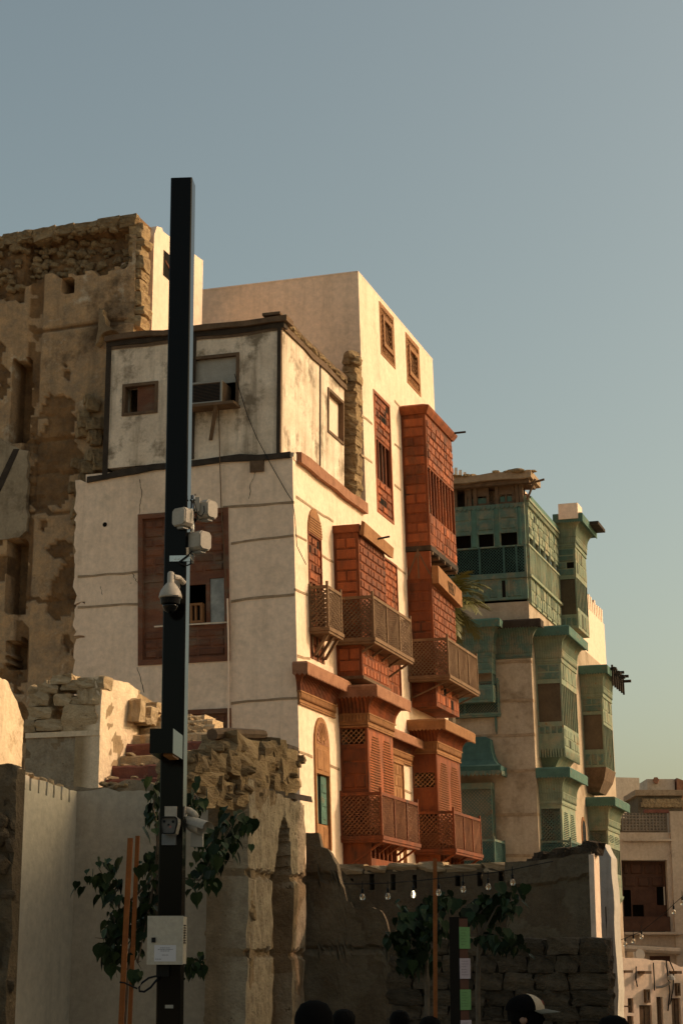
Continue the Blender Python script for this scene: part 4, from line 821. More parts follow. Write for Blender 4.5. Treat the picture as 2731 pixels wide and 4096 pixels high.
b_ = FM.hit(M(810, 360), -.3); MB().box(FM, b_[0] - .2, b_[0] + .3, -.35, -.2, b_[1] - .05, b_[1] + .06).build('beam_end', m_dark, mid)

# ------------------------------------------------------------------ low walls in the street's shade
FK = Fr(at((1221, 3700), 28.6), -EV, -EU)
kw = thing('ruined_wall', FK.W(1, 0, -.6), 'dark stepped stub of earth wall beside the arched niche', 'wall')
tk = lerp_path([FK.hit(p) for p in (K(238, 60), K(355, 62), K(362, 170), K(420, 190), K(470, 300), K(495, 330), K(500, 400), K(540, 500), K(545, 590), K(610, 605), K(612, 650), K(700, 645), K(830, 660), K(880, 780), K(940, 830), K(942, 1120))])
relief('broken_wall', FK, 0, FK.hit(K(945, 1000))[0], -2.5, lambda u: tk(u) + .015 * fbm((u * 8, 1, 1)), .05, lambda u, z: (.05 * fbm((u * 1.5, z * 1.5, 4), 5) - (.06 if abs(z - FK.hit(K(400, 410))[1]) < .06 else 0) - (.05 if abs(z - FK.hit(K(400, 980))[1]) < .05 else 0) + (.05 if z < FK.hit(K(400, 980))[1] else 0), 1. if fbm((u * .7, z * .7, 5)) > 0 else 0.), m_ruin_dark, kw, th=.12)
FQ = Fr(at((1340, 3600), 30.5), -EV, -EU)
sw = thing('slotted_wall', FQ.W(1.5, 0, -.65), 'low dark wall with a row of small slots and sunlit stones on top', 'wall')
ur = FQ.hit(L(835, 330))[0]; zt = FQ.hit(K(900, 350))[1]; sl_h = []
for p0, p1 in ((K(577, 420), K(612, 525)), (K(738, 385), K(778, 510)), (K(905, 385), K(943, 510)), (K(1075, 390), K(1110, 500)), (L(232, 395), L(275, 480)), (L(405, 370), L(448, 480)), (L(572, 360), L(612, 440)), (L(742, 340), L(775, 400))): sl_h.append(FQ.rect(p0, p1))
MB().holes(FQ, -.6, ur + .05, -2.5, zt, -.35, 0, sl_h).build('wall_body', m_ruin_dark, sw); MB().box(FQ, -.6, ur, -.5, -.36, -2, zt - .1).build('backing', m_void, sw)  # black sheet behind paints the shade inside the slots
u = -.1
while u < ur:
    wd = R(.3, .75); stone(sw, FQ.W(u + wd / 2, -.18, zt + .02 + R(-.02, .02)), (wd * 1.02, .42, R(.12, .2)), m_stone_lit, (R(-.03, .03), R(-.03, .03), -TH), True); u += wd
F2 = Fr(at((2123, 3600), 29.0), -EV, -EU)
w2 = thing('earth_wall', F2.W(.5, 0, -.6), 'dark earth wall whose whitewashed end catches a strip of sun', 'wall')
u2 = F2.hit(L(1322, 500))[0]; t2 = lerp_path([F2.hit(p) for p in (L(830, 285), L(1000, 265), L(1100, 250), L(1240, 225), L(1320, 212))])
relief('broken_wall', F2, -.4, u2 - .02, -2.5, lambda u: t2(u) + .03 * fbm((u * 5, 1, 1)), .05, lambda u, z: (.04 * fbm((u * 1.5, z * 1.5, 4), 5) + (.05 if z > t2(u) - .35 else 0), 1. if fbm((u * .8, z * .7, 15)) > 0.1 else 0.), m_ruin_dark, w2, th=.42)
MB().prism(F2.side2(u2), rag([(-.42, -2.5), (.05, -2.5), (.05, t2(u2) - .03), (-.2, t2(u2) + .03), (-.42, t2(u2) - .05)], .01, .15, 3), -.06, .02).build('whitewashed_end', m_plaster_new, w2)
for k in range(16): u = R(0, u2); stone(w2, F2.W(u, -.2, t2(u) + R(-.05, .08)), (R(.2, .4), .35, R(.12, .22)), m_stone_dark, (R(-.1, .1), R(-.1, .1), R(-.3, .3)), True)
F3 = Fr(at((2380, 3600), 31.0), -EV, -EU)
bt = thing('buttress_wall', F3.W(.3, 0, -.7), 'whitewashed tapering buttress standing in shade at the lower right', 'wall')
pts = [F3.hit(p) for p in (L(1360, 1640), L(1520, 1640), L(1508, 1300), L(1490, 900), L(1470, 520), L(1452, 260), L(1420, 200), L(1396, 145), L(1380, 160), L(1355, 210))]
MB().prism(F3, rag(pts, .015, .25, 4), -.6, 0).build('wall_body', pmat('whitewash', (.47, .43, .385), (.41, .375, .33), 1.2, .93, .3, 14, stain=(.2, .16, .12), sscale=1.5, sthr=(.6, .7), streak=.6, streakc=(.24, .2, .155)), bt)
for (p0, p1) in ((L(1408, 640), L(1422, 870)), (L(1460, 830), L(1468, 1080))): r_ = F3.rect(p0, p1); MB().prism(F3, rag([(r_[0], r_[2]), (r_[1], r_[2]), (r_[1], r_[3]), (r_[0], r_[3])], .01, .2, 2), -.1, .004).build('stain_crack', m_dark, bt)
F4 = Fr(at((1890, 3800), 24.5), -EV, -EU)
bw = thing('block_wall', F4.W(1, 0, -.55), 'nearest dark wall of large coral blocks at the lower right', 'wall')
ur = F4.hit(L(1432, 1000))[0]; zt = F4.hit(L(1000, 885))[1]; zcs = [F4.hit(L(1000, y))[1] for y in (885, 1025, 1160, 1295, 1420, 1540)] + [1.2, .8, .4, 0., -.5]
ul4 = F4.hit(K(950, 1200))[0]
MB().box(F4, ul4, ur - .03, -.5, -.06, -2.5, zt - .04).build('core', m_ruin_dark, bw)
for i in range(len(zcs) - 1):
    u = ul4 - R(0, .2)
    while u < ur - .05:
        wd = min(R(.22, .5), ur - u); 
        if ur - u - wd < .2: wd = ur - u
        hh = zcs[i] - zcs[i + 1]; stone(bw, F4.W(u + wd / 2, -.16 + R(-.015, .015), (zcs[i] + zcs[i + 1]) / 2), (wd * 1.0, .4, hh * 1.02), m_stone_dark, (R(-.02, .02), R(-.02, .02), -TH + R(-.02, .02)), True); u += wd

# ------------------------------------------------------------------ the green house
cg = at(I(770, 1300), 60.0); BG = -EV * .017
GR = Fr(cg, EU, -EV, BG, cg.z); GL = Fr(cg, EV, -EU, BG, cg.z)
gh = thing('coral_house', GR.W(0, 0, -1.5), 'tan plastered old house with weathered green wooden screens and bays farther down the street', 'house')
KG = 'green'
w = MB(); ztop = GL.hit(H(600, 195))[1]; zpl = GL.hit(H(690, 1185))[1]; zsc = GL.hit(H(672, 445))[1]
gwin = []
w.holes(GL, 0, 9, -3, zpl, -.4, 0, []); w.holes(GR, .4, 16, -3, zpl, -.4, 0, [])
w.box(GR, .4, 16, -9, -.45, zpl - .3, zpl - .1); w.box(GR, 15.6, 16, -9, -.4, -3, zpl)
w.build('wall', m_plaster_green, gh)
zg = GR.hit(H(830, 380))[1]
pw = MB().prism(GR, [(.6, zsc - .3), (4.6, zsc - .3), (4.6, GR.hit(H(950, 500))[1] - .1), (4.4, GR.hit(H(950, 500))[1]), (.9, ztop + .1), (.6, ztop - .2)], -1.6, -.5); pw.build('roof_parapet', m_plaster, gh)
MB().box(GR, .3, 15, -8, -1.65, zpl - .05, zsc - .2).build('dark_interior', m_void, gh); MB().box(GL, .12, 7, -.32, -.27, zpl - .05, zsc + .1).build('dark_interior', m_void, gh); MB().box(GR, .34, 4.4, -.34, -.3, zpl - .05, zsc + .1).build('dark_interior', m_void, gh)  # black sheets right behind the screens paint the dark interior
for y in (385, 690, 960, 1240, 1585, 1910):
    b = GL.hit(I(757, y)); band(gh, GL, [(2.6, b[1] + .03), (.25, b[1] + .02), (-.0, b[1] + .02)], m_bandw, .1, .02)
    band(gh, GR, [(.0, b[1] + .02), (.35, b[1] + .02)], m_bandw, .1, .01)
# upper wooden storey, shaded side
pu = MB(); vs_ = 6.0
row = [GL.hit(H(400, y))[1] for y in (1185, 1015, 985, 765, 650, 465, 435)]       # bottom up: panels, rail, lattice, windows, panels, fringe
cols = [GL.hit(H(x, 700))[0] for x in (670, 625, 495, 440, 320, 262, 130)] + [3.75, 4.0, 4.8, 5.1, 6.0]
ops = []
up = MB(); 
for i in range(1, len(cols) - 1, 2): ops.append((cols[i], cols[i + 1], row[3] + .02, row[4]))
ops.append((.08, vs_, row[2] + .03, row[3] - .03))
scr = MB().holes(GL, 0, vs_, row[0], row[6], -.06, .06, ops).build('screen', m_green, gh); scr['label'] = 'green panelled wooden screen on the shaded side'
for i in range(1, len(cols) - 1, 2):
    a, b = cols[i], cols[i + 1]
    put_panels(scr, GL, brick_cells(a, b, row[4] + .05, row[5] - .03, .5, .35, .05, True, i), .06, .03, .03, m_green, KG)
    put_panels(scr, GL, brick_cells(a - .1, b + .05, row[0] + .06, row[1] - .05, .33, .45, .06, True, i + 3), .06, .03, .03, m_green, KG)
    for j in (0, 1): put_panels(scr, GL, [(cols[i - 1] + .03, cols[i] - .03, row[3], row[5])], .06, .035, .04, m_greenb, KG) if j == 0 else None
    MB().box(GL, a, b, .05, .10, row[4] - .06, row[4]).build('rail', m_green, scr)
la = MB(); la.strips(GL, .08, vs_, row[2] + .03, row[3] - .03, .0, .075, .035, .015, 1.); la.strips(GL, .08, vs_, row[2] + .03, row[3] - .03, -.02, .075, .03, .015, -1.); la.build('lattice', m_green_lat, scr, kind='stuff')
for x in (330, 520, 620): v = GL.hit(H(x, 880))[0]; MB().box(GL, v - .03, v + .03, -.02, .07, row[2], row[3]).build('post', m_green_lat, scr)
MB().box(GL, -.02, vs_, .06, .13, row[1] - .02, row[2] + .03).build('rail', m_green, scr)
fr_ = MB(); 
for k in range(36): v = .02 + k * .165; fr_.prism(GL, [(v, row[6]), (v + .16, row[6]), (v + .16, row[5] + .03), (v + .08, row[5] - .04), (v, row[5] + .03)], .06, .10)
fr_.build('scalloped_edge', m_green, scr, kind='stuff')
zb0 = row[6]; zb1 = GL.hit(H(400, 290))[1]
for k, v in enumerate([.1] + [GL.hit(H(x, 350))[0] for x in (620, 460, 290, 250, 135)] + [4.3, 5.2]): MB().box(GL, v - .06, v + .06, -.1, .02, zb0, zb1 + .1).build('loft_post', m_tbrown, gh)
MB().box(GL, .1, vs_, -.7, -.6, zb0 - .1, zb1 + .1).build('loft_back', m_dark, gh)  # dark sheet paints the shade inside the loft openings
for va_, vb_ in ((.35, .95), (1.25, 2.1), (2.6, 3.4), (3.7, 4.4)):
    lw2 = MB().holes(GL, va_, vb_, zb0 + .02, zb1, -.12, -.05, [(va_ + .09, (va_ + vb_) / 2 - .03, zb0 + .1, zb1 - .3), ((va_ + vb_) / 2 + .03, vb_ - .09, zb0 + .1, zb1 - .3)]).build('loft_window', m_tbrown, gh)
    MB().box(GL, va_ + .02, vb_ - .02, -.11, -.09, zb0 + .05, zb0 + .3).build('loft_board', m_greenb, lw2)
beam(GL, run(-.25, vs_, zb1, 12, .03), -.8, .25, .12, m_tbrown, 'roof_beam', gh); beam(GL, run(-.35, vs_, zb1 + .13, 14, .03), -1.2, .4, .24, m_bandw, 'roof_edge', gh)
for k in range(18): stone(gh, GL.W(R(-.3, 4), R(0, .35), zb1 + .38 + R(-.03, .03)), (R(.25, .6), R(.2, .4), R(.06, .14)), m_stone, (R(-.1, .1), R(-.1, .1), R(0, 3)))
MB().tube([GL.W(-.1, .0, zb0 + .1), GL.W(-.45, .2, zb1 + .1)], .04).build('brace', m_tbrown, gh); MB().tube([GL.W(-.1, .1, zb1 - .05), GL.W(-.75, .12, zb1 + .08)], .04).build('brace', m_tbrown, gh)
# sunny side, upper storey
ue = GR.hit(H(942, 900))[0]; 
zz = [GR.hit(p)[1] for p in (H(715, 1200), H(707, 985), H(700, 745), H(692, 668), H(676, 430), H(676, 350))]
oh = []; nc = 6
for i in range(nc): a = .12 + (ue - .15) * i / nc; oh.append((a + .1, a + (ue - .15) / nc - .08, zz[2] + .05, zz[3] + .02))
sc2 = MB().holes(GR, .06, ue, zz[0], zz[5], -.06, .05, oh).build('screen', m_green_old, gh); sc2['label'] = 'worn pale green wooden screen on the sunny side'
for i in range(nc):
    a = .12 + (ue - .15) * i / nc; b = a + (ue - .15) / nc
    put_panels(sc2, GR, brick_cells(a + .05, b - .03, zz[3] + .1, zz[4] - .05, .5, .35, .05, True, i), .05, .03, .03, m_green_old, KG)
    put_panels(sc2, GR, brick_cells(a + .03, b - .03, zz[0] + .05, zz[1] - .08, .3, .4, .05, True, i), .05, .03, .03, m_green_old, KG)
    q = MB(); q.strips(GR, a + .04, b - .03, zz[1] + .04, zz[2] - .04, .055, .07, .04, .02, (1., -1.)[i % 2]); q.build('lattice', m_green_old, sc2, kind='stuff')
    MB().box(GR, a - .035, a + .035, .05, .085, zz[0], zz[4]).build('post', m_green, sc2)
MB().box(GR, .0, ue, .05, .14, zz[1] - .05, zz[1] + .04).build('rail', m_green_old, sc2); MB().box(GR, .0, ue, .05, .10, zz[2] - .04, zz[2] + .03).build('rail', m_green_old, sc2)
dn = MB()
for k in range(int(ue / .16)): dn.box(GR, .08 + k * .16, .17 + k * .16, .05, .14, zz[4], zz[4] + .16)
dn.build('dentil_row', m_green_old, sc2, kind='stuff'); MB().box(GR, .0, ue, .05, .18, zz[4] + .16, zz[4] + .26).build('rail', m_green_old, sc2); MB().box(GR, .1, ue + .1, -.1, .1, zz[4] + .27, zz[5] + .05).build('eaves_board', m_corn, sc2); MB().box(GR, .4, ue, .10, .16, zz[5] - .1, zz[5] + .04).build('rail', m_greenb, sc2)
def gbay(pl, pc, pb, pr, front, sides, mat=m_green_old, seed=0, label=None, zb=None, m_side=m_green, m_in=None, cor=True, proj=.4, colr=m_green, du=0.0):  # front takes the lit green copy, flank panels the shaded one
    u0, u1, n, z0, z1 = spec(GR, pl, pc, pb, pr); u0 += du
    if zb is not None: z0 = zb
    bay(gh, GR, u0, u1, n, z0, z1, front, sides, mat, m_green, KG, seed=seed, label=label, m_side=m_side, m_in=m_in)
    if cor: cornice(gh, GR, u0 - .01, u1 + .01, n + .01, z1 - .02, m_green_old, m_green_old, m_greenb, proj=proj, hf=.34, hc=.55, hl=.26)
    return u0, u1, n, z0, z1
tan = pmat('tan_blind', (.11, .078, .05), (.06, .043, .028), 1.4, .25, 0, 5)
g5 = gbay(H(935, 900), H(1072, 745), H(1098, 1395), H(1160, 900), [(.02, .22, 'tall'), (.24, .62, 'bars'), (.66, .97, 'tall')], [(.02, .14, 'tall'), (.16, .60, 'glass'), (.63, .97, 'stack')], seed=201, label='topmost green bay window under a projecting cornice', m_in=tan)
q = at(H(1060, 470), 64.5); MB().box(Fr(at(H(1095, 470), 64.5), EU, -EV), 0, .9, -.72, 0, g5[4] + .9, at(H(1095, 412), 64.5).z).build('roof_block', m_plaster_new, gh)
MB().box(GR, g5[0] + 1.0, g5[1] + .3, g5[2] + .3, g5[2] + .75, g5[4] + .98, g5[4] + 1.1).build('tin_sheet', m_dark, gh)
g1 = gbay(I(776, 700), I(962, 375), I(980, 1065), I(1085, 600), [(.02, .24, 'fine'), (.26, .74, 'bars'), (.78, .98, 'tall')], [(.16, .27, 'tall'), (.30, .75, 'glass'), (.78, .97, 'stack')], seed=211, label='middle green bay window with tall bars', m_in=tan)
u0, u1, n, z0, z1 = g1
MB().ring(GR, u0 + .25, u1 - .2, n - .25, [(-.35, z0 - .75), (-.2, z0 - .6), (.0, z0 - .3), (.22, z0)], 0).build('bay_foot', m_green_old, gh)
pr_ = MB()
for f, a, b, n0 in ((GR, u0, u1, n + .0), (GR.side(u0), 0, n, .0)):
    for k in range(int((b - a) / .09)): x = a + k * .09; pr_.prism(f, [(x, z0 + .02), (x + .07, z0 + .02), (x + .05, z0 - .28), (x + .02, z0 - .28)], n0 - .05, n0 + .02)
pr_.build('pendant_row', m_green_old, gh, kind='stuff')
g2 = gbay(I(1110, 650), I(1275, 640), I(1292, 1205), I(1362, 800), [(.0, .6, 'bars'), (.62, .98, 'tall')], [(.02, .2, 'tall'), (.24, .74, 'glass'), (.77, .97, 'stack')], seed=221, label='farthest green bay window with broken rafters', m_in=tan, du=.3, cor=True, proj=.3)
u0, u1, n, z0, z1 = g2
MB().ring(GR, u0 + .1, u1, n - .1, [(-.25, z0 - .9), (.0, z0 - .45), (.12, z0)], 0).build('bay_foot', m_tbrown, gh)
for k in range(6): x = u0 + .3 + k * .5; MB().box(GR, x, x + .1, n + .1, n + R(.5, .75), z1 + 1.0 - .12 * (k % 2), z1 + 1.1 - .12 * (k % 2)).build('rafter', m_dark, gh); MB().box(GR, x, x + .08, n + .35, n + .42, z1 + .4, z1 + 1.2).build('rafter', m_dark, gh)
zc = GR.hit(I(985, 1470), g1[2])[1]
g3 = gbay(I(802, 1600), I(967, 1490), I(975, 1800), I(1078, 1600), [(.0, .2, 'fine'), (.25, .45, 'bars'), (.5, .97, 'carve')], [(.0, .2, 'tall'), (.22, .5, 'glass'), (.55, .7, 'tall'), (.74, .97, 'lat')], seed=231, label='lower green bay window behind the lattice balcony', zb=1.5, m_in=tan)
g4 = gbay(I(1182, 1700), I(1328, 1690), J(305, 1330), I(1420, 1750), [(.12, .3, 'tall'), (.32, .72, 'bars'), (.76, .97, 'carve')], [(.3, .7, 'tall'), (.78, .97, 'lat')], seed=241, label='farthest lower green bay window above the street', m_in=tan)
u0, u1, n, z0, z1 = g4; MB().ring(GR, u0 + .1, u1, n - .1, [(-.2, z0 - .6), (.12, z0 - .1), (.14, z0)], 0).build('bay_foot', m_green_old, gh)
# balcony under the lower bay, arched window, corner cornice
n, z1 = GR.hitu(I(1045, 1785), g3[0] - .1); z0 = GR.hitu(I(1048, 1940), g3[0] - .1)[1] - .3
balcony(gh, GR, g3[0] - .15, g3[1] + .4, n, z0, z1, m_green, m_green_lat, 3, 0, 'dark green lattice balcony on the lower floor')
r = GR.rect(I(1118, 1600), I(1160, 1800)); o = MB().prism(GR, [(r[0], r[2] - 1), (r[1], r[2] - 1), (r[1], r[3] - .5)] + arch_pts(r[0], r[1], r[3] - .5)[::-1][1:-1] + [(r[0], r[3] - .5)], -.02, .03).build('window', m_woodp, gh)
MB().prism(GR, [(r[0] + .1, r[2] - .9), (r[1] - .1, r[2] - .9), (r[1] - .1, r[3] - .5)] + arch_pts(r[0] + .1, r[1] - .1, r[3] - .5)[::-1][1:-1] + [(r[0] + .1, r[3] - .5)], .028, .036).build('pane', m_glass, o)
# shaded side: corner cornice, bay and balconies
zc = GL.hit(I(600, 350))[1]
va = GL.hit(I(455, 300))[0]
cornice(gh, GL, -.02, va, .02, zc, m_green, m_green, m_dark, proj=.45, hf=.4, hc=.6, hl=.2)
ub0 = GL.hit(I(455, 450))[0]; vb1 = ub0 + 3.2; nb_ = .55
FLB = Fr(GL.o, -GL.eu, GL.en, GL.sh, GL.z0)                       # runs right, so the bay's near side faces the street
lb = bay(gh, GL, ub0, vb1, nb_, GL.hit(I(400, 700), nb_)[1], zc + .05, [(.02, .3, 'tall'), (.35, .62, 'open'), (.66, .97, 'stack')], [(.02, .3, 'tall'), (.35, .62, 'bars'), (.66, .97, 'stack')], m_green, m_green, KG, seed=251, label='green bay window on the shaded side')
cornice(gh, GL, ub0, vb1, nb_, zc, m_green, m_green, m_greenb, proj=.4, hf=.4, hc=.6, hl=.2)
def glbal(pc, pb, pl, lab):
    u0 = ub0 - .1; u, z1 = GL.hit(pl, 0)
    n = GL.hitu(pc, u0)[0]; z1 = GL.hitu(pc, u0)[1]; z0 = GL.hitu(pb, u0)[1]; return balcony(gh, GL, u0, vb1 + .2, n, z0, z1, m_green, m_green_lat, 2, 0, lab)
glbal(I(470, 535), I(478, 800), I(550, 560), 'upper dark green lattice balcony on the shaded side'); glbal(I(445, 1775), I(450, 2010), I(520, 1790), 'lowest dark green lattice balcony on the shaded side')
zk = GL.hit(I(460, 1000))[1]; zk2 = GL.hit(I(460, 1270))[1]
lb2 = bay(gh, GL, ub0 + .2, vb1, nb_ - .1, 1.5, zk2 - .3, [(.0, .3, 'tall'), (.4, .6, 'open'), (.65, .97, 'lat')], [(.0, .3, 'tall'), (.4, .6, 'bars'), (.65, .97, 'lat')], m_green, m_green, KG, seed=261, label='lower green lattice bay on the shaded side')
cp = MB().ring(GL, ub0 + .2, vb1, nb_ - .1, [(-.1, zk2 + .1), (.42, zk2 - .02), (.45, zk2 + .2), (.30, zk2 + .26), (.16, zk2 + .42), (.07, zk2 + .68), (.02, zk2 + 1.0), (.0, zk), (-.2, zk + .1)], 0); cpo = cp.build('canopy', m_green_lat, gh)
sc = MB()
for f, a, b, n0 in ((GL, ub0 - .2, vb1 + .3, nb_ + .32), (GL.side(ub0 + .2), 0, nb_ + .3, .42)):
    for k in range(int((b - a) / .14)): x = a + k * .14; sc.prism(f, [(x, zk2 + .05), (x + .13, zk2 + .05), (x + .13, zk2 - .05), (x + .065, zk2 - .13), (x, zk2 - .05)], n0, n0 + .03)
sc.build('scalloped_edge', m_green, cpo, kind='stuff')

# ------------------------------------------------------------------ white house beyond, crenellated
ct = at(H(1180, 1500), 72.0); F5 = Fr(ct, EU, -EV, -EV * .02, 12)
t = thing('white_house', F5.W(2, 0, -1.6), 'sunlit white house with ragged crenellated top beyond the green one', 'house')
ue = F5.hit(H(1305, 1400))[0]; z5 = F5.hit(H(1295, 1300))[1] - .35
MB().box(F5, -2, ue, -7, 0, -4, z5).build('wall', m_plaster_new, t); k = 0
while -2 + k * .42 < ue - .2: MB().box(F5, -2 + k * .42, -2 + k * .42 + .26, -.4, -.003, z5, z5 + .55 + R(-.12, .12)).build('merlon', m_plaster_new, t); k += 1
# rooftop pieces seen behind the green house's roof
q = at(H(160, 190), 68.); t = thing('white_house', Vector((q.x, q.y, -1.5)), 'bright ragged parapet just showing above the green house roof', 'house')
FX = Fr(q, Vector((1, 0, 0)), Vector((0, -1, 0))); zt = at(H(160, 205), 68.).z
MB().box(FX, -3, .45, -3, 0, -3, zt).build('wall', m_plaster_new, t)
for k in range(5): MB().box(FX, -.3 + k * .17, -.2 + k * .17, -.3, -.01, zt, zt + .35 - .09 * abs(k - 1)).build('merlon', m_plaster_new, t)

# ------------------------------------------------------------------ far end of the street
def fwall(d, rot=.0): return Fr(at((2560, 3500), d), Vector((math.cos(rot), math.sin(rot), 0)), Vector((math.sin(rot), -math.cos(rot), 0)))
FJ = fwall(84, .02); fh = thing('grey_house', FJ.W(1, 0, -1.9), 'grey plastered far house with a deep brown screened balcony', 'house')
rj = lambda a, b, c, d, n=0: FJ.rect(J(a, b), J(c, d), n)
r0 = rj(250, 845, 745, 1900); r1 = rj(738, 680, 1300, 1950); op = rj(360, 1062, 742, 1628)
MB().holes(FJ, r0[0] - 3, r1[0], -4, r0[3], -.5, 0, [op]).build('wall', m_far, fh); MB().box(FJ, r1[0], r1[1], -.6, .12, -4, r1[3]).build('wall', m_far, fh)
MB().box(FJ, r0[0], r1[1], -6, -5.6, -4, r0[3] - .1).build('wall', m_far, fh); MB().box(FJ, r0[0], r1[0], -6, -.5, r0[3] - .3, r0[3] - .1).build('roof', m_far, fh)
sc = MB().holes(FJ, op[0] + .02, op[1] - .02, op[2] + .02, op[3] - .02, -.45, -.38, [rj(388, 1295, 455, 1505), rj(460, 1412, 552, 1505), rj(648, 1270, 722, 1415)]).build('balcony_screen', m_fard, fh)
put_panels(sc, FJ, brick_cells(op[0] + .1, op[1] - .1, rj(0, 1280, 1, 1290)[3], op[3] - .1, .75, .55, .12, False), -.38, .04, .05, m_fard, 'far')
MB().box(FJ, op[0] - .02, op[1] + .02, -.36, .1, op[2] + .02, rj(0, 1508, 1, 1520)[3]).build('balcony_front', m_fard, fh); MB().box(FJ, op[0] - .1, r0[1] + .6, -.3, .35, op[2] - .12, op[2] - .01).build('ledge', m_far, fh)
MB().box(FJ, op[0], op[1], -1.2, -1.1, op[2], op[3]).build('dark_interior', m_void, fh)  # black sheet paints the depth behind the balcony screen
lg = rj(370, 905, 770, 915); MB().box(FJ, lg[0], lg[1], .003, .14, lg[2], lg[3] + .05).build('string_course', m_far, fh)
lg = rj(370, 1760, 810, 1800); MB().tube([FJ.W(lg[0], .3, lg[3]), FJ.W(lg[1], .3, lg[2] + .1)], .16, 8).build('awning_roll', m_far, fh); MB().box(FJ, lg[0] + 1.2, lg[1] - .4, .003, .02, lg[2] - 1.5, lg[2] - .1).build('shaded_opening', m_fard, fh)
# pierced terrace parapet
tr = rj(370, 690, 722, 832); pm = MB(); nx_, nz_ = 13, 6
hl = [(tr[0] + (tr[1] - tr[0]) * (i + .22) / nx_, tr[0] + (tr[1] - tr[0]) * (i + .8) / nx_, tr[2] + (tr[3] - tr[2]) * (j + .25) / nz_, tr[2] + (tr[3] - tr[2]) * (j + .78) / nz_) for i in range(nx_) for j in range(nz_)]
pp = MB().holes(FJ, tr[0], tr[1], tr[2], tr[3], -.25, -.08, hl).build('pierced_parapet', pmat('breeze_block', (.23, .19, .15), (.17, .14, .11), 3, .9, .3, 20), fh); MB().box(FJ, tr[0] + 1., tr[1] + .1, -.3, -.02, tr[3], tr[3] + .15).build('parapet_coping', m_redpaint, fh)
MB().box(FJ, tr[0], tr[1], -2.2, -2.0, tr[2] - .2, tr[3] - .1).build('terrace_wall', m_ruin_dark, fh)
F6 = fwall(98, .0); t6 = thing('stone_house', F6.W(0, 0, -2.2), 'dim far rooftop storey with a course of pale stones', 'house'); r = F6.rect(J(487, 512), J(842, 690))
MB().box(F6, r[0], r[1], -4, 0, -4, r[3] - .3).build('wall', m_ruin_dark, t6); MB().box(F6, r[0] - .15, r[1] + .1, -4, .15, r[3] - .3, r[3]).build('roof_edge', m_bandw, t6)
rr = F6.rect(J(505, 590), J(830, 640))
for i in range(12):
    for j in range(2): x = rr[0] + (rr[1] - rr[0]) * i / 12; stone(t6, F6.W(x + .2 + .1 * j, -.05, rr[2] + (rr[3] - rr[2]) * (j + .5) / 2), (R(.3, .42), .3, R(.26, .32)), m_stone, (0, 0, 0), True)
F7 = fwall(108, .25); t7 = thing('white_house', F7.W(-3, 0, -2.4), 'plain pale far block with one narrow sunlit flank', 'house'); r = F7.rect(J(200, 408), J(520, 900))
MB().box(F7, r[0] - 4, r[1], -2.6, 0, -4, r[3]).build('wall', m_far, t7); ru = F7.hit(J(520, 500))[0]
F7b = fwall(116, .0); t8 = thing('white_house', F7b.W(3, 0, -2.5), 'low pale far roof block with a water spout', 'house'); r = F7b.rect(J(560, 425), J(790, 700)); MB().box(F7b, r[0], r[1], -4, 0, -4, r[3]).build('wall', m_far, t8); sp = F7b.hit(J(632, 440)); MB().tube([F7b.W(sp[0], 0, sp[1]), F7b.W(sp[0] - .1, .6, sp[1])], .2, 6).build('spout', m_corn, t8)
t9 = thing('brick_house', F7b.W(7, 0, -2.5), 'red brick far rooftop at the right edge', 'house'); r = F7b.rect(J(790, 420), J(1000, 700)); MB().prism(F7b, [(r[0], -4), (r[1], -4), (r[1], r[3] - .6), (r[0], r[3])], -4, .3).build('wall', m_corn, t9)
# sunlit low building at the end
F8 = Fr(at((2480, 3860), 64), Vector((.90, .436, 0)), Vector((.436, -.90, 0)))
lo = thing('white_house', F8.W(2, 0, -1.5), 'low sunlit whitewashed building with dark shutters at the street end', 'house')
zt = F8.hit(J(480, 1835))[1]; u0_ = F8.hit(J(325, 1900))[0]; u1_ = F8.hit(J(1200, 1900))[0]
ol = [F8.rect(J(*a), J(*b)) for a, b in (((410, 2150), (458, 2265)), ((500, 2205), (606, 2420)), ((635, 2140), (695, 2420)), ((752, 2150), (835, 2420)), ((405, 2290), (460, 2420)))]
tl_ = lerp_path([F8.hit(J(x, y)) for x, y in ((330, 1770), (365, 1830), (500, 1835), (640, 1855), (700, 1850), (848, 1905))])
lw_ = MB().holes(F8, u0_, u1_, -4, zt - .5, -.5, 0, ol); lw_.prism(F8, [(u0_, zt - .5), (u1_, zt - .5), (u1_, tl_(u1_) - .1)] + [(u0_ + (u1_ - u0_) * i / 20, tl_(u0_ + (u1_ - u0_) * i / 20) + R(-.03, .03)) for i in range(19, 0, -1)] + [(u0_, tl_(u0_))], -.5, 0); lw_.build('wall', m_plaster_new, lo)
for r in ol:
    sh = MB().box(F8, r[0] + .003, r[1] - .003, -.2, -.12, r[2] + .003, r[3] - .003).build('shutter', m_fard, lo); k2 = max(2, int((r[1] - r[0]) / .22))
    for i in range(k2): x = r[0] + (r[1] - r[0]) * i / k2; MB().box(F8, x + .02, x + (r[1] - r[0]) / k2 - .02, -.125, -.09, r[2] + .03, r[3] - .03).build('plank', m_tbrown, sh)
for a, b in (((330, 1930), (392, 1950)), ((485, 1935), (538, 1958)), ((735, 1935), (776, 1958)), ((358, 2208), (380, 2218))): r = F8.rect(J(*a), J(*b)); MB().box(F8, r[0], r[1], .003, .45, r[2], r[3]).build('beam_end', m_tbrown, lo)
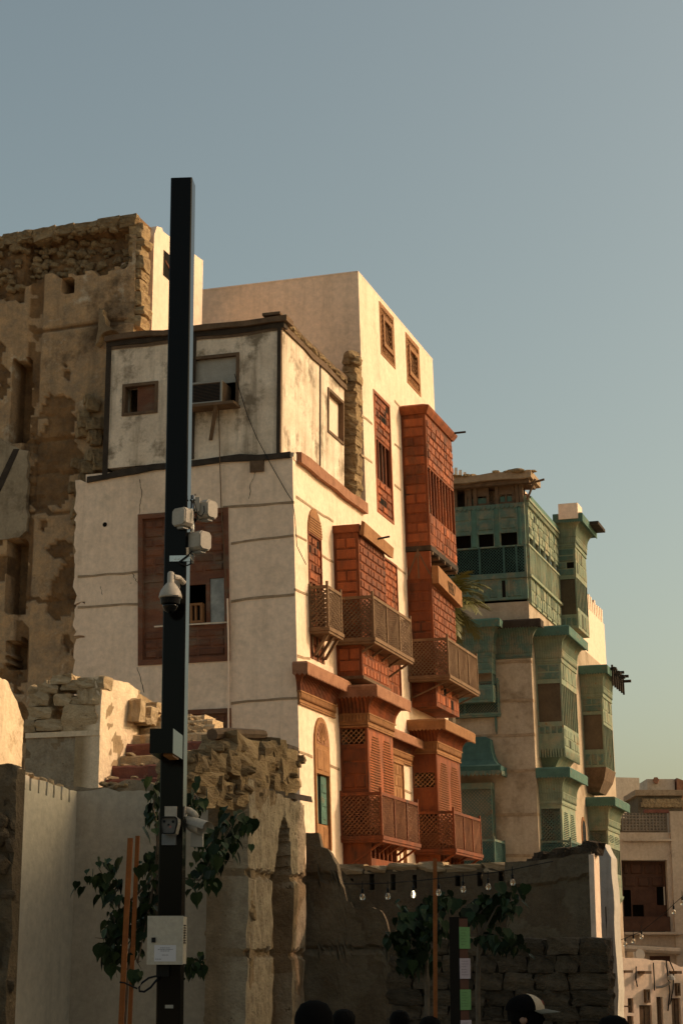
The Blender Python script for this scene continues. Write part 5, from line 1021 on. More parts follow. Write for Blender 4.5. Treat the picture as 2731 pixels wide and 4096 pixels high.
for a, b in (((535, 2080), (575, 2185)), ((778, 2030), (812, 2130))): r = F8.rect(J(*a), J(*b)); MB().holes(F8, r[0], r[1], r[2], r[3], .003, .12, [(r[0] + .06, r[1] - .06, r[2] + .08, r[3] - .08)]).build('wall_box', m_tbrown, lo); MB().box(F8, r[0] + .06, r[1] - .06, .003, .06, r[2] + .08, r[3] - .08).build('wall_box_face', m_far, lo)
for k, pts in enumerate([[(470, 1900), (468, 2000), (480, 2060)], [(605, 1870), (612, 1990), (615, 2090)], [(705, 1850), (722, 1990), (735, 2100), (720, 2250)], [(730, 1850), (765, 1930), (760, 2080), (735, 2200)]]):
    MB().tube([F8.W(*(lambda h: (h[0], .05, h[1]))(F8.hit(J(*p)))) for p in pts], .025, 4).build('wall_cable', m_blackp, lo)
q = F8.hit(J(500, 1805)); ac = thing('air_conditioner', F8.W(q[0], -.4, q[1] - .3), 'small pale air conditioner on the low white building', 'air conditioner')
r = F8.rect(J(455, 1785), J(518, 1830), -.3); MB().box(F8, r[0], r[1], -.7, -.3, r[2] - .1, r[3]).build('casing', m_white, ac); MB().lathe(F8.W((r[0] + r[1]) / 2 + .1, -.298, (r[2] + r[3]) / 2), [(.2, 0), (.2, .02), (.0, .02)], 14, F8.en).build('fan_guard', m_grey, ac)
lamp = F8.hit(J(680, 2030)); wlp = thing('wall_lamp', F8.W(lamp[0], 0, lamp[1]), 'small curved wall lamp on the low white building', 'lamp')
MB().tube([F8.W(*(lambda h: (h[0], .1 + .1 * i, h[1]))(F8.hit(J(*p)))) for i, p in enumerate(((618, 2065), (650, 2060), (675, 2045), (690, 2020)))], .05, 6).build('arm', m_grey, wlp); MB().lathe(F8.W(lamp[0] + .1, .4, lamp[1] + .1), [(.03, .2), (.14, .1), (.16, 0)], 10).build('shade', m_grey, wlp)
# houses across the street, out of frame to the right: they throw the shade
def plain_house(name, x0, x1, y0, y1, h, label, crn=False):
    FH = Fr(Vector((x0, y0, 0)), Vector((0, 1, 0)), Vector((-1, 0, 0))); t = thing(name, Vector(((x0 + x1) / 2, (y0 + y1) / 2, -1)), label, 'house'); W_ = y1 - y0; wl_ = []
    k = max(2, int(W_ / 4))
    for i in range(k):
        for fl in range(int(h // 3.6)): wl_.append((W_ * (i + .35) / k, W_ * (i + .65) / k, .8 + 3.4 * fl, 2.6 + 3.4 * fl))
    MB().holes(FH, 0, W_, -3, h, -.4, 0, wl_).build('wall', m_plaster, t); MB().box(FH, 0, W_, -(x1 - x0), -.4, h - .5, h - .2).build('roof', m_far, t); MB().box(FH, 0, .4, -(x1 - x0), -.4, -3, h).build('wall', m_plaster, t); MB().box(FH, W_ - .4, W_, -(x1 - x0), -.4, -3, h).build('wall', m_plaster, t); MB().box(FH, .4, W_ - .4, -(x1 - x0), -(x1 - x0) + .4, -3, h).build('wall', m_plaster, t)
    for r in wl_: MB().box(FH, r[0], r[1], -.3, -.2, r[2], r[3]).build('shutter', m_wood, t)
    if crn:
        for i in range(int(W_ / 1.1)): MB().prism(FH, [(i * 1.1, h), (i * 1.1 + .7, h), (i * 1.1 + .55, h + .6), (i * 1.1 + .35, h + 1.1), (i * 1.1 + .15, h + .6)], -.35, -.01).build('merlon', m_plaster, t)
    return t
plain_house('plastered_house', 11.5, 20, 19, 29.3, 13, 'tall plastered house across the street, outside the frame on the right')
plain_house('plastered_house', 11.5, 20, -14, 18.9, 9.8, 'lower plastered house across the street nearer the camera, outside the frame on the right')
plain_house('plastered_house', 21.5, 28, 48, 90, 6.0, 'low crenellated house down the street, outside the frame on the right', True)
# ------------------------------------------------------------------ palm between the houses
pb = at((1785, 2440), 55.0); t = thing('palm_tree', Vector((pb.x, pb.y, -1.3)), 'palm fronds showing between the red and the green houses', 'palm')
MB().tube([Vector((pb.x + .2, pb.y, -1.3)), Vector((pb.x + .1, pb.y, 5)), Vector((pb.x, pb.y, pb.z + .3))], .24, 10, .17).build('trunk', m_bark, t)
def frond(base, az, el, ln, sag):
    m = MB(); pts = []; d = Vector((math.cos(az) * math.cos(el), math.sin(az) * math.cos(el), math.sin(el))); p = Vector(base)
    for i in range(15): pts.append(p.copy()); p += d * ln / 14; d.z -= sag / 14; d.normalize()
    m.tube(pts, .022, 4, .005)
    for i in range(2, 15):
        tdir = (pts[min(i + 1, 14)] - pts[i - 1]).normalized(); sd = tdir.cross(ZUP).normalized(); ll = ln * (.30 if i < 11 else .2) * (1 - abs(i / 14 - .5) * .5)
        for s in (-1, 1):
            for j in range(2):
                q0 = pts[i].lerp(pts[i - 1], j * .5); q = (sd * s * .75 + tdir * .65 + Vector((0, 0, R(-.25, .12)))).normalized(); q1 = q0 + q * ll * R(.85, 1.1) + Vector((0, 0, -.12 * ll)); ww = tdir * .018
                m.add([q0 - ww, q0 + ww, q0.lerp(q1, .6) + ww * 1.3, q1, q0.lerp(q1, .6) - ww * 1.3], [(0, 1, 2, 3, 4)])
    return m
for k in range(44):
    frond(Vector((pb.x, pb.y, pb.z + .25)), R(0, 6.28), R(-.75, 1.1), R(1.15, 1.65), R(.8, 1.9)).build('frond', m_palm, t, recalc=False)

# ------------------------------------------------------------------ the black pole and what hangs on it
PH = math.radians(4.6)
pc0 = at((683, 3867), 14.0); FP = Fr(pc0, Vector((math.cos(PH), -math.sin(PH), 0)), Vector((-math.sin(PH), -math.cos(PH), 0)), Vector((.0065, 0, 0)), 1.85)
hw = .0895; ztp = FP.hit((720, 710), hw)[1]
pole = thing('street_pole', FP.W(0, 0, -.3), 'tall square black steel pole carrying cameras', 'pole')
ps = MB(); bv = .008
prof = [(-hw + bv, -hw), (hw - bv, -hw), (hw, -hw + bv), (hw, hw - bv), (hw - bv, hw), (-hw + bv, hw), (-hw, hw - bv), (-hw, -hw + bv)]
ps.add([FP.W(a, b, z) for z in (-.4, ztp) for a, b in prof], [(i, (i + 1) % 8, (i + 1) % 8 + 8, i + 8) for i in range(8)] + [tuple(range(8)), tuple(range(15, 7, -1))]); ps.build('shaft', m_black, pole)
r = FP.rect(N3(575, 1990), N3(728, 2055), hw); MB().box(FP, r[0], r[1], hw, hw + .002, r[2], r[3]).build('number_plate', m_grey, pole)
# cube luminaire clamped round the shaft
lum = thing('cube_luminaire', FP.W(-.05, .3, FP.hit(N2(360, 780), .3)[1]), 'black box luminaire clamped on the pole', 'lamp')
r = FP.rect(N2(205, 390), N2(518, 722), .54); n0 = hw + .003
lb_ = MB(); lb_.box(FP, r[0], r[1], n0, .54, r[2], r[3]); lb_.build('housing', m_black, lum); MB().box(FP, r[0] + .09, r[1] - .015, n0 + .1, .46, r[2] - .012, r[2]).build('lens', plain('amber_lens', (.14, .06, .02), .4, emit=(1, .35, .08), es=.012), lum)
def at_p(p, n): u, z = FP.hit(p, n); return FP.W(u, n, z)
# radio units on a steel mast
ms = thing('antenna_mast', at_p(N(740, 1250), 0.0), 'short steel mast with bracket on the right side of the pole', 'mast')
un = FP.hit(N(748, 800), .0)[0]
MB().tube([FP.W(un, 0, FP.hit(N(742, 1260), 0)[1]), FP.W(un, 0, FP.hit(N(755, 292), 0)[1])], .0165, 12).build('tube', m_steel, ms, smooth=True)
for y in (360, 487, 1160): z = FP.hit(N(750, y), 0)[1]; MB().lathe(FP.W(un, 0, z - .004), [(.0, 0), (.024, 0), (.024, .008), (.0, .008)], 12).build('u_bolt', m_steel, ms)
r = FP.rect(N(425, 1150), N(710, 1228), hw + .012); MB().box(FP, r[0], un, hw + .001, hw + .014, r[2], r[3]).build('bracket_strap', m_steel, ms)
for x in (500, 548): MB().lathe(at_p(N(x, 1190), hw + .014), [(.009, 0), (.009, .008), (0, .008)], 8, FP.en).build('bolt', m_steel, ms)
MB().hexa([FP.W(un - .01, 0, FP.hit(N(700, 1190), 0)[1] - .03), FP.W(un + .01, 0, FP.hit(N(700, 1190), 0)[1] - .03), FP.W(un + .01, .03, FP.hit(N(700, 1190), 0)[1]), FP.W(un - .01, .03, FP.hit(N(700, 1190), 0)[1]), FP.W(un - .03, hw, FP.hit(N(700, 1180), 0)[1] - .0), FP.W(un - .01, hw, FP.hit(N(700, 1180), 0)[1]), FP.W(un - .01, hw + .012, FP.hit(N(700, 1180), 0)[1] + .06), FP.W(un - .03, hw + .012, FP.hit(N(700, 1180), 0)[1] + .06)]).build('gusset', m_steel, ms)
def unit(front_px, n, yaw, w_, h_, d_, label, tilt=.0):
    c = at_p(front_px, n); a = PH + yaw; eu_ = Vector((math.cos(a), -math.sin(a), 0)); en_ = Vector((-math.sin(a), -math.cos(a), 0))
    f = Fr(c, eu_, en_, en_ * tilt, c.z); t = thing('radio_unit', c - Vector((0, 0, h_ / 2)), label, 'antenna', 'radio units on the steel mast'); b = .022; zc = c.z
    m = MB(); pr = [(-w_ / 2 + b, zc - h_ / 2), (w_ / 2 - b, zc - h_ / 2), (w_ / 2, zc - h_ / 2 + b), (w_ / 2, zc + h_ / 2 - b), (w_ / 2 - b, zc + h_ / 2), (-w_ / 2 + b, zc + h_ / 2), (-w_ / 2, zc + h_ / 2 - b), (-w_ / 2, zc - h_ / 2 + b)]
    m.prism(f, pr, -d_ / 2, d_ / 2); m.build('housing', m_white, t); MB().prism(f, [(a_ * .9, zc + (b_ - zc) * .9) for a_, b_ in pr], d_ / 2, d_ / 2 + .012).build('radome', m_white, t)
    MB().box(f, -w_ * .3, w_ * .3, -d_ / 2 - .03, -d_ / 2 - .002, zc - h_ * .55, zc + h_ * .55).build('mounting_plate', m_grey, t)
    MB().tube([f.W(0, -d_ / 2, zc), f.W(.0, -d_ / 2 - .1, zc + .01)], .018, 8).build('pivot', m_blackp, t)
    MB().box(f, -w_ * .22, w_ * .22, -d_ * .35, d_ * .35, zc - h_ / 2 - .02, zc - h_ / 2 - .001).build('gland_plate', m_grey, t)
    return t
unit(N(615, 610), .10, .55, .14, .145, .09, 'lower-left cream radio box turned towards the camera')
unit(N(960, 500), -.04, -1.05, .135, .145, .09, 'topmost grey radio box facing right away from the mast')
unit(N(850, 950), .04, -.95, .13, .15, .12, 'lowest radio box seen from its side beneath the others')
MB().box(FP, FP.hit(N(792, 400), .02)[0], FP.hit(N(855, 400), .02)[0], .0, .03, FP.hit(N(800, 520), .02)[1], FP.hit(N(800, 320), .02)[1]).build('clamp_plate', m_white, ms)
cable([at_p(N(x, y), .11) for x, y in ((800, 290), (790, 270), (760, 330), (830, 560), (880, 590), (920, 520), (915, 440))], .005, m_blackp, 'thin black lead looping behind the topmost radio box')
cable([at_p(N(x, y), .12) for x, y in ((745, 1080), (700, 1130), (590, 1215), (540, 1240), (600, 1280), (680, 1290), (735, 1260))], .006, m_blackp, 'black lead looping below the lowest radio box')
# dome camera
dc = thing('dome_camera', at_p(N(437, 1950), .24), 'white dome security camera hanging at the front of the pole', 'camera')
zt = FP.hit(N(440, 1380), .24)[1]; zb = FP.hit(N(436, 1750), .24)[1]; xc = FP.hit(N(436, 1700), .24)[0]; rad = (FP.hit(N(600, 1750), .24)[0] - FP.hit(N(272, 1750), .24)[0]) / 2; C_ = FP.W(xc, .24, zb); hh = zt - zb
MB().lathe(C_, [(rad * .93, -.004), (rad, 0), (rad * .99, hh * .06), (rad * .86, hh * .26), (rad * .62, hh * .42), (rad * .40, hh * .54), (rad * .30, hh * .58), (rad * .29, hh * .95), (rad * .2, hh), (0, hh * 1.01)], 28).build('shroud', m_white, dc, smooth=True)
MB().lathe(C_, [(0, -.055), (rad * .8, -.05), (rad * .9, -.005)], 24).build('collar', m_blackp, dc); MB().lathe(C_ - Vector((0, 0, .055)), [(rad * .66 * math.cos(a), -rad * .75 * math.sin(a)) for a in [math.pi / 2 * i / 8 for i in range(9)]], 24).build('dome', plain('smoked_dome', (.004, .004, .004), .1, 0, .2), dc, smooth=True)
MB().tube([FP.W(xc + .02, .24, zb + hh * .8), FP.W(xc + .05, .15, zb + hh * .85), FP.W(xc + .08, hw + .01, zb + hh * .7)], .022, 10).build('arm', m_white, dc)
r = FP.rect(N(490, 1438), N(572, 1620), hw + .01); MB().box(FP, r[0], r[1], hw + .001, hw + .014, r[2], r[3]).build('wall_plate', m_white, dc)
r = FP.rect(N(470, 1712), N(545, 1722), .24 + rad); MB().box(FP, r[0], r[1], .24 + rad - .012, .24 + rad - .002, r[2], r[3]).build('printed_mark', m_print, dc)
# plate-reading camera on the front
pcm = thing('plate_camera', at_p(N2(462, 1820), .14), 'two-eyed grey camera with visor low on the front of the pole', 'camera')
r = FP.rect(N2(408, 1450), N2(572, 1600), hw + .01); MB().box(FP, r[0], r[1], hw + .001, hw + .012, r[2], r[3]).build('wall_plate', m_white, pcm)
nn = .26
def pp(l, n): return [FP.hit(N2(x, y), n) for x, y in l]
o1 = pp(((348, 1610), (375, 1588), (550, 1588), (580, 1610), (580, 1690), (550, 1815), (528, 1828), (395, 1828), (370, 1815), (345, 1700)), nn); c_ = (sum(a for a, b in o1) / 10, sum(b for a, b in o1) / 10)
MB().prism(FP, o1, hw + .03, nn - .02).build('housing', m_grey, pcm); k = len(o1); inn = [(c_[0] + (a - c_[0]) * .88, c_[1] + (b - c_[1]) * .88) for a, b in o1]
m = MB(); m.add([FP.W(a, nn - .02, b) for a, b in o1] + [FP.W(a, nn + .012, b) for a, b in o1] + [FP.W(a, nn + .012, b) for a, b in inn] + [FP.W(a, nn - .02, b) for a, b in inn], [(j * k + i, j * k + (i + 1) % k, (j + 1) % 4 * k + (i + 1) % k, (j + 1) % 4 * k + i) for j in range(4) for i in range(k)]); m.build('visor_rim', m_blackp, pcm)
MB().prism(FP, inn, nn - .019, nn - .012).build('face', plain('camera_face', (.10, .09, .08), .5), pcm)
for x, y, rr in ((402, 1655, .010), (522, 1658, .010), (460, 1700, .008)): MB().lathe(at_p(N2(x, y), nn - .012), [(rr, 0), (rr, .006), (0, .007)], 14, FP.en).build('lens', m_blackp, pcm)
MB().lathe(at_p(N2(485, 1730), nn - .012), [(.002, 0), (.002, .004), (0, .004)], 8, FP.en).build('status_light', plain('red_led', (.5, .02, .02), .4, emit=(1, .08, .05), es=.5), pcm)
r = FP.rect(N2(368, 1825), N2(552, 1975), .13); MB().box(FP, r[0], r[1], hw + .001, .13, r[2], r[3]).build('lower_box', plain('slate_plastic', (.13, .14, .15), .4), pcm)
# bullet camera on the right flank
bc = thing('bullet_camera', at_p(N2(900, 1750), 0.0), 'white bullet camera with sunshade on the right flank of the pole', 'camera')
MB().tube([at_p(N2(x, y), 0) for x, y in ((660, 1500), (740, 1510), (800, 1550), (840, 1610))], .028, 12).build('arm', m_white, bc, smooth=True)
r = FP.rect(N2(672, 1455), N2(690, 1600), 0); MB().box(FP, hw + .001, hw + .012, -.05, .05, r[2], r[3]).build('wall_plate', m_white, bc)
p0 = at_p(N2(790, 1700), 0.0); p1 = at_p(N2(960, 1760), .08); ax = (p1 - p0).normalized()
MB().lathe(p0, [(0, -.02), (.05, -.02), (.055, 0), (.055, .10), (.05, .105), (.048, .07), (0, .07)], 16, ax).build('body', m_white, bc, smooth=True)
f = Fr(p0, Vector((ax.x, ax.y, 0)).normalized(), Vector((ax.y, -ax.x, 0)).normalized()); sv = MB(); zc = p0.z
sv.add([f.W(a, .062 * math.sin(t_), zc + .064 * math.cos(t_) + ax.z * a) for a in (-.03, .17) for t_ in [-1.5 + 3 * i / 10 for i in range(11)]], [(i, i + 1, i + 12, i + 11) for i in range(10)]); sv.build('sunshade', m_white, bc, recalc=False, smooth=True)
bb = at_p(N2(850, 1920), .0); MB().box(Fr(bb, FP.eu, FP.en), -.045, .045, -.03, .03, bb.z - .045, bb.z + .06).build('junction_box', m_grey, bc)
cable([at_p(N2(x, y), .07) for x, y in ((672, 1620), (668, 1720), (678, 1800), (690, 1770), (692, 1620))], .005, m_blackp, 'thin black lead hanging beside the bullet camera')
# control cabinet
cab = thing('control_cabinet', at_p(N3(580, 1210), .2), 'beige steel control cabinet strapped to the pole', 'cabinet')
r = FP.rect(N3(255, 312), N3(900, 1215), .27); MB().box(FP, r[0], r[1], hw + .002, .262, r[2], r[3]).build('box', pmat('beige_enamel', (.42, .37, .30), (.39, .34, .275), 3, .5, .05, 40), cab); MB().box(FP, r[0] - .004, r[1] + .004, .262, .275, r[2] - .004, r[3] + .004).build('door', MATS['beige_enamel'], cab)
q = FP.rect(N3(322, 712), N3(395, 805), .275); MB().box(FP, q[0], q[1], .275, .285, q[2], q[3]).build('lock', m_blackp, cab)
q = FP.rect(N3(372, 855), N3(778, 1165), .275); lab = MB().box(FP, q[0], q[1], .275, .2765, q[2], q[3]).build('notice', m_paper, cab); ln = MB()
for y, x0, x1 in ((910, 480, 670), (940, 440, 720), (968, 490, 665), (1045, 520, 640), (1122, 388, 500)):
    x = x0
    while x < x1: e = min(x1, x + R(12, 40)); s_ = FP.rect(N3(x, y - 6), N3(e, y + 5), .2765); ln.box(FP, s_[0], s_[1], .2765, .277, s_[2], s_[3]); x = e + 8
ln.build('print_lines', m_print, lab, kind='stuff')
FPs = FP.side2(r[1]); vz = MB()
for k in range(8): z = r[3] - .06 - k * .018; vz.box(FPs, .16, .23, .001, .008, z - .008, z)
vz.build('vent', m_blackp, cab)
pts = [at_p(N3(x, y), .12 + .0 * i) for i, (x, y) in enumerate(((470, 1440), (380, 1450), (260, 1480), (140, 1570), (80, 1660), (90, 1730), (180, 1740), (300, 1660), (380, 1560), (430, 1500)))]
cable(pts + [at_p(N3(470, 1480), .1)], .0085 * 1.0, m_blackp, 'thick black cable loop hanging below the cabinet')
MB().box(FP, -hw + .003, -hw + .1, hw + .001, .12, r[2] - .09, r[2] - .004).build('cable_gland', m_blackp, cab)

# ------------------------------------------------------------------ staked young fig trees
def leaf_mesh(name='leaf'):
    P = [(0, 0), (.30, -.06), (.47, .16), (.46, .42), (.30, .68), (.12, .86), (0, 1.18)]
    vs = [(0, 0, 0), (0, .4, -.05), (0, .8, -.08), (0, 1.18, -.2)]; rt = [(x, y, .10 * abs(x) - .06 * y) for x, y in P[1:6]]; lf = [(-x, y, z) for x, y, z in rt]
    me = bpy.data.meshes.new(name); v = vs + rt + lf
    me.from_pydata(v, [], [(0, 4, 5, 1), (1, 5, 6, 2), (2, 6, 7, 8), (2, 8, 3), (0, 1, 10, 9), (1, 2, 11, 10), (2, 13, 12, 11), (2, 3, 13)]); me.materials.append(m_leaf); return me
LEAF = leaf_mesh()
def leaf(par, p, sz, yaw, droop, roll):
    o = bpy.data.objects.new('leaf', LEAF); COL.objects.link(o); o.parent = par; o.location = Vector(p) - rootloc(par); o.scale = (sz, sz, sz)
    o.rotation_euler = (Matrix.Rotation(yaw, 3, 'Z') @ Matrix.Rotation(-droop, 3, 'X') @ Matrix.Rotation(roll, 3, 'Y')).to_euler()
def fig_tree(d, trunk_px, clusters, label, nleaf, sz):
    base = at(trunk_px[0], d); base.z = gz(base.x, base.y); t = thing('fig_tree', base, label, 'tree'); rg = random
    MB().tube([base] + [at(p, d) for p in trunk_px[1:]], .03, 8, .012).build('trunk', m_bark, t)
    tot = sum(c[3] for c in clusters); made = 0
    for (path, rx, ry, wt) in clusters:
        pts = [at(p, d + R(-.25, .25)) for p in path]; MB().tube([at(trunk_px[-2], d)] + pts, .012, 6, .004).build('branch', m_bark, t)
        for k in range(6): a_ = pts[rg.randrange(len(pts))]; MB().tube([a_, a_ + Vector((rg.gauss(0, rx * d / FPX * .5), rg.gauss(0, .1), rg.gauss(0, ry * d / FPX * .5)))], .004, 4, .002).build('twig', m_bark, t)
        for k in range(int(nleaf * wt / tot)):
            i = rg.random() * (len(pts) - 1); a = pts[int(i)].lerp(pts[min(int(i) + 1, len(pts) - 1)], i % 1); q = d / FPX
            p = a + Vector((rg.gauss(0, rx * q * .5), rg.gauss(0, .16), rg.gauss(0, ry * q * .5)))
            leaf(t, p, sz * R(.55, 1.2), R(0, 6.28), R(.7, 1.5), R(-.5, .5))
        fo = MB(); q = d / FPX
        for k in range(int(nleaf * wt / tot * .9)):
            i = rg.random() * (len(pts) - 1); a = pts[int(i)].lerp(pts[min(int(i) + 1, len(pts) - 1)], i % 1); p = a + Vector((rg.gauss(0, rx * q * .45), rg.gauss(0, .14), rg.gauss(0, ry * q * .5))); s_ = sz * R(.35, .7)
            rm = Matrix.Rotation(R(0, 6.28), 3, 'Z') @ Matrix.Rotation(-R(.6, 1.5), 3, 'X') @ Matrix.Rotation(R(-.5, .5), 3, 'Y')
            fo.add([p + rm @ (v_.co * s_) for v_ in LEAF.vertices], [tuple(f_.vertices) for f_ in LEAF.polygons])
        fo.build('small_leaves', m_leaf, t, kind='stuff', recalc=False)
    return t
fig_tree(15.2, [(650, 4300), (640, 3900), (625, 3500), (640, 3250)], [
    ([D(960, 960), D(860, 640), D(760, 420), D(690, 300)], 55, 60, 70), ([D(800, 640), D(790, 800), D(800, 980)], 45, 60, 38), ([D(1000, 700), D(1030, 560), D(1060, 380), D(1080, 200)], 50, 60, 45),
    ([N2(300, 1700), N2(250, 1450), N2(300, 1100)], 45, 70, 22), ([N2(760, 1500), N2(830, 1300), N2(900, 1400)], 45, 55, 20), ([(800, 3520), (850, 3430), (900, 3350), (950, 3260)], 70, 65, 80), ([D(1300, 1000), D(1360, 950), D(1430, 980)], 38, 40, 18)],
    'young fig tree with drooping heart-shaped leaves behind the pole', 285, .115)
fig_tree(17.0, [K(1180, 1700), K(1190, 1300), K(1180, 900), K(1170, 680)], [
    ([K(1200, 900), K(1120, 760), K(1060, 700)], 70, 60, 60), ([K(1000, 900), K(900, 850)], 45, 30, 22), ([K(1150, 1000), K(1060, 1000), K(1050, 1050)], 60, 50, 40), ([K(1180, 640), K(1300, 620), K(1330, 560)], 45, 40, 25), ([L(20, 780), L(100, 800), L(40, 640)], 40, 40, 20)],
    'dim fig sapling tied to a stake before the slotted wall', 150, .12)
fig_tree(18.0, [L(420, 1700), L(410, 1300), L(420, 900), L(430, 700)], [
    ([L(420, 700), L(480, 620), L(560, 610)], 70, 50, 60), ([L(560, 640), L(660, 600), L(720, 580)], 45, 45, 35), ([L(380, 690), L(340, 640)], 35, 35, 18), ([L(420, 860), L(600, 880), L(700, 930)], 90, 40, 45), ([L(540, 600), L(650, 500)], 30, 20, 8)],
    'dim fig sapling with wide leafy crown before the block wall', 130, .12)
def stake(p0, p1, d, w_, label, mat=m_orange):
    a, b = at(p0, d), at(p1, d); a.z = min(a.z, gz(a.x, a.y)); f = Fr(b, Vector((1, 0, 0)), Vector((0, -1, 0)), Vector((((at(p0, d).x - b.x) / (b.z - at(p0, d).z)), 0, 0)), b.z)
    o = MB().box(f, -w_ / 2, w_ / 2, -w_ / 2, w_ / 2, a.z - .2, b.z); m = o.build('timber_stake', mat, None, loc=Vector((a.x, a.y, a.z))); tag(m, label, 'stake'); return m
stake(D(845, 1387), D(910, 92), 14.8, .041, 'orange timber stake left of the pole, the nearer of two'); stake(D(905, 1387), D(961, 76), 15.0, .033, 'dark orange timber stake left of the pole, the farther of two'); stake(D(872, 1387), D(905, 860), 15.1, .02, 'short dark stake between the two orange ones', m_tbrown)
stake(K(1255, 1560), K(1252, 262), 16.0, .034, 'thin orange-brown timber stake before the slotted wall')
cable([at(D(*p), 14.7) for p in ((835, 1095), (870, 1100), (935, 1130), (960, 1140))], .007, m_blackp, 'dark tie round the two orange stakes', 'tie', name='tie')
# ------------------------------------------------------------------ post with paper slips
a = at(K(1402, 720), 11.0); FO = Fr(at(K(1440, 900), 11.0), Vector((math.cos(.75), math.sin(.75), 0)), Vector((math.sin(.75), -math.cos(.75), 0)))
po = thing('notice_post', FO.W(0, 0, -.25), 'dark wooden post with green and white slips pasted down one side', 'post')
ld = FO.hit(L(330, 800))[0]; FO2 = FO.side(0); lf = -FO2.hit(K(1365, 900))[0] if False else None
nl = FO.hitu(K(1365, 900), 0)[0]; MB().box(FO, 0, ld, min(nl, 0), 0, -.3, a.z).build('shaft', plain('dark_post', (.010, .007, .005), .8, 0, .08), po) if nl < 0 else MB().box(Fr(FO.o, FO.eu, -FO.en), 0, ld, -nl, 0, -.3, a.z).build('shaft', plain('dark_post', (.010, .007, .005), .8, 0, .08), po)
MB().box(FO, .002, ld - .002, .001, .004, -.2, a.z - .01).build('painted_face', plain('rust_face', (.075, .028, .018), .8), po)
gp = pmat('green_slip', (.13, .28, .12), (.11, .25, .10), 8, .8, 0, 5); wp = pmat('lilac_slip', (.40, .35, .40), (.36, .31, .36), 8, .8, 0, 5)
for k, (y0, y1) in enumerate(((800, 970), (1045, 1205), (1290, 1450), (1530, 1690))):
    z1 = FO.hit(L(300, y0))[1]; z0 = FO.hit(L(300, y1))[1]; s = MB().box(FO, -.004, ld + .012, .006, .008, z0, z1).build('paper_slip', (gp, wp)[k % 2], po)
    pr = MB()
    for i in range(6): z = z1 - (z1 - z0) * (i + 1) / 7.5; pr.box(FO, .008, .008 + (ld - .01) * R(.5, .95), .008, .0086, z - .0025, z)
    pr.build('print_lines', plain('slip_print', (.07, .13, .06) if k % 2 == 0 else (.17, .14, .17), .8), s, kind='stuff')
# ------------------------------------------------------------------ strings of bulbs
def bulbs(d, wire, bl, label, glint=None, sc=1.):
    pts = [at(p, d) for p in wire]; t = thing('string_light', pts[0], label, 'string light'); MB().tube(pts, .004 * sc, 4).build('wire', m_blackp, t)
    gl = plain('bulb_glass', (.55, .5, .42), .12, 0, .3, trans=.9); fi = plain('filament', (1, .6, .3), .5, emit=(1, .5, .2), es=.03); hot = plain('glint_filament', (1, .95, .9), .3, emit=(1, .93, .85), es=12.)  # faint emission paints reflections in unlit bulbs, the strong one a glint
    for k, p in enumerate(bl):
        c = at(p, d); b = MB().lathe(c, [(0, -.058 * sc), (.02 * sc, -.052 * sc), (.028 * sc, -.032 * sc), (.022 * sc, -.008 * sc), (.012 * sc, .012 * sc), (0, .012 * sc)], 12).build('bulb', gl, t, smooth=True)
        MB().lathe(c, [(.014 * sc, .01 * sc), (.014 * sc, .05 * sc), (.005 * sc, .06 * sc), (.004 * sc, .13 * sc)], 8).build('socket', m_blackp, b)
        if glint is not None: MB().tube([c + Vector((0, 0, -.045)), c + Vector((.004, 0, -.02)), c + Vector((0, 0, .005))], .0045, 4).build('filament', hot if k == glint else fi, b)
bulbs(15.5, [K(530, 462), K(680, 462), K(880, 455), K(1080, 440), K(1270, 420), L(290, 400), L(490, 378), L(680, 350), L(830, 318), L(1000, 285)], [K(684, 545), K(883, 540), K(1083, 525), K(1280, 510), L(297, 485), L(492, 465), L(683, 430)], 'string of clear bulbs across the dark slotted wall', 2, .85)
bulbs(40., [J(320, 1700), J(388, 1680), J(455, 1650), J(520, 1625), J(700, 1480), J(772, 1410), J(840, 1350), J(900, 1300)], [J(325, 1740), J(390, 1710), J(455, 1685), J(518, 1652), J(772, 1455), J(840, 1385)], 'string of dark bulbs at the street end on the right', None, 1.6)

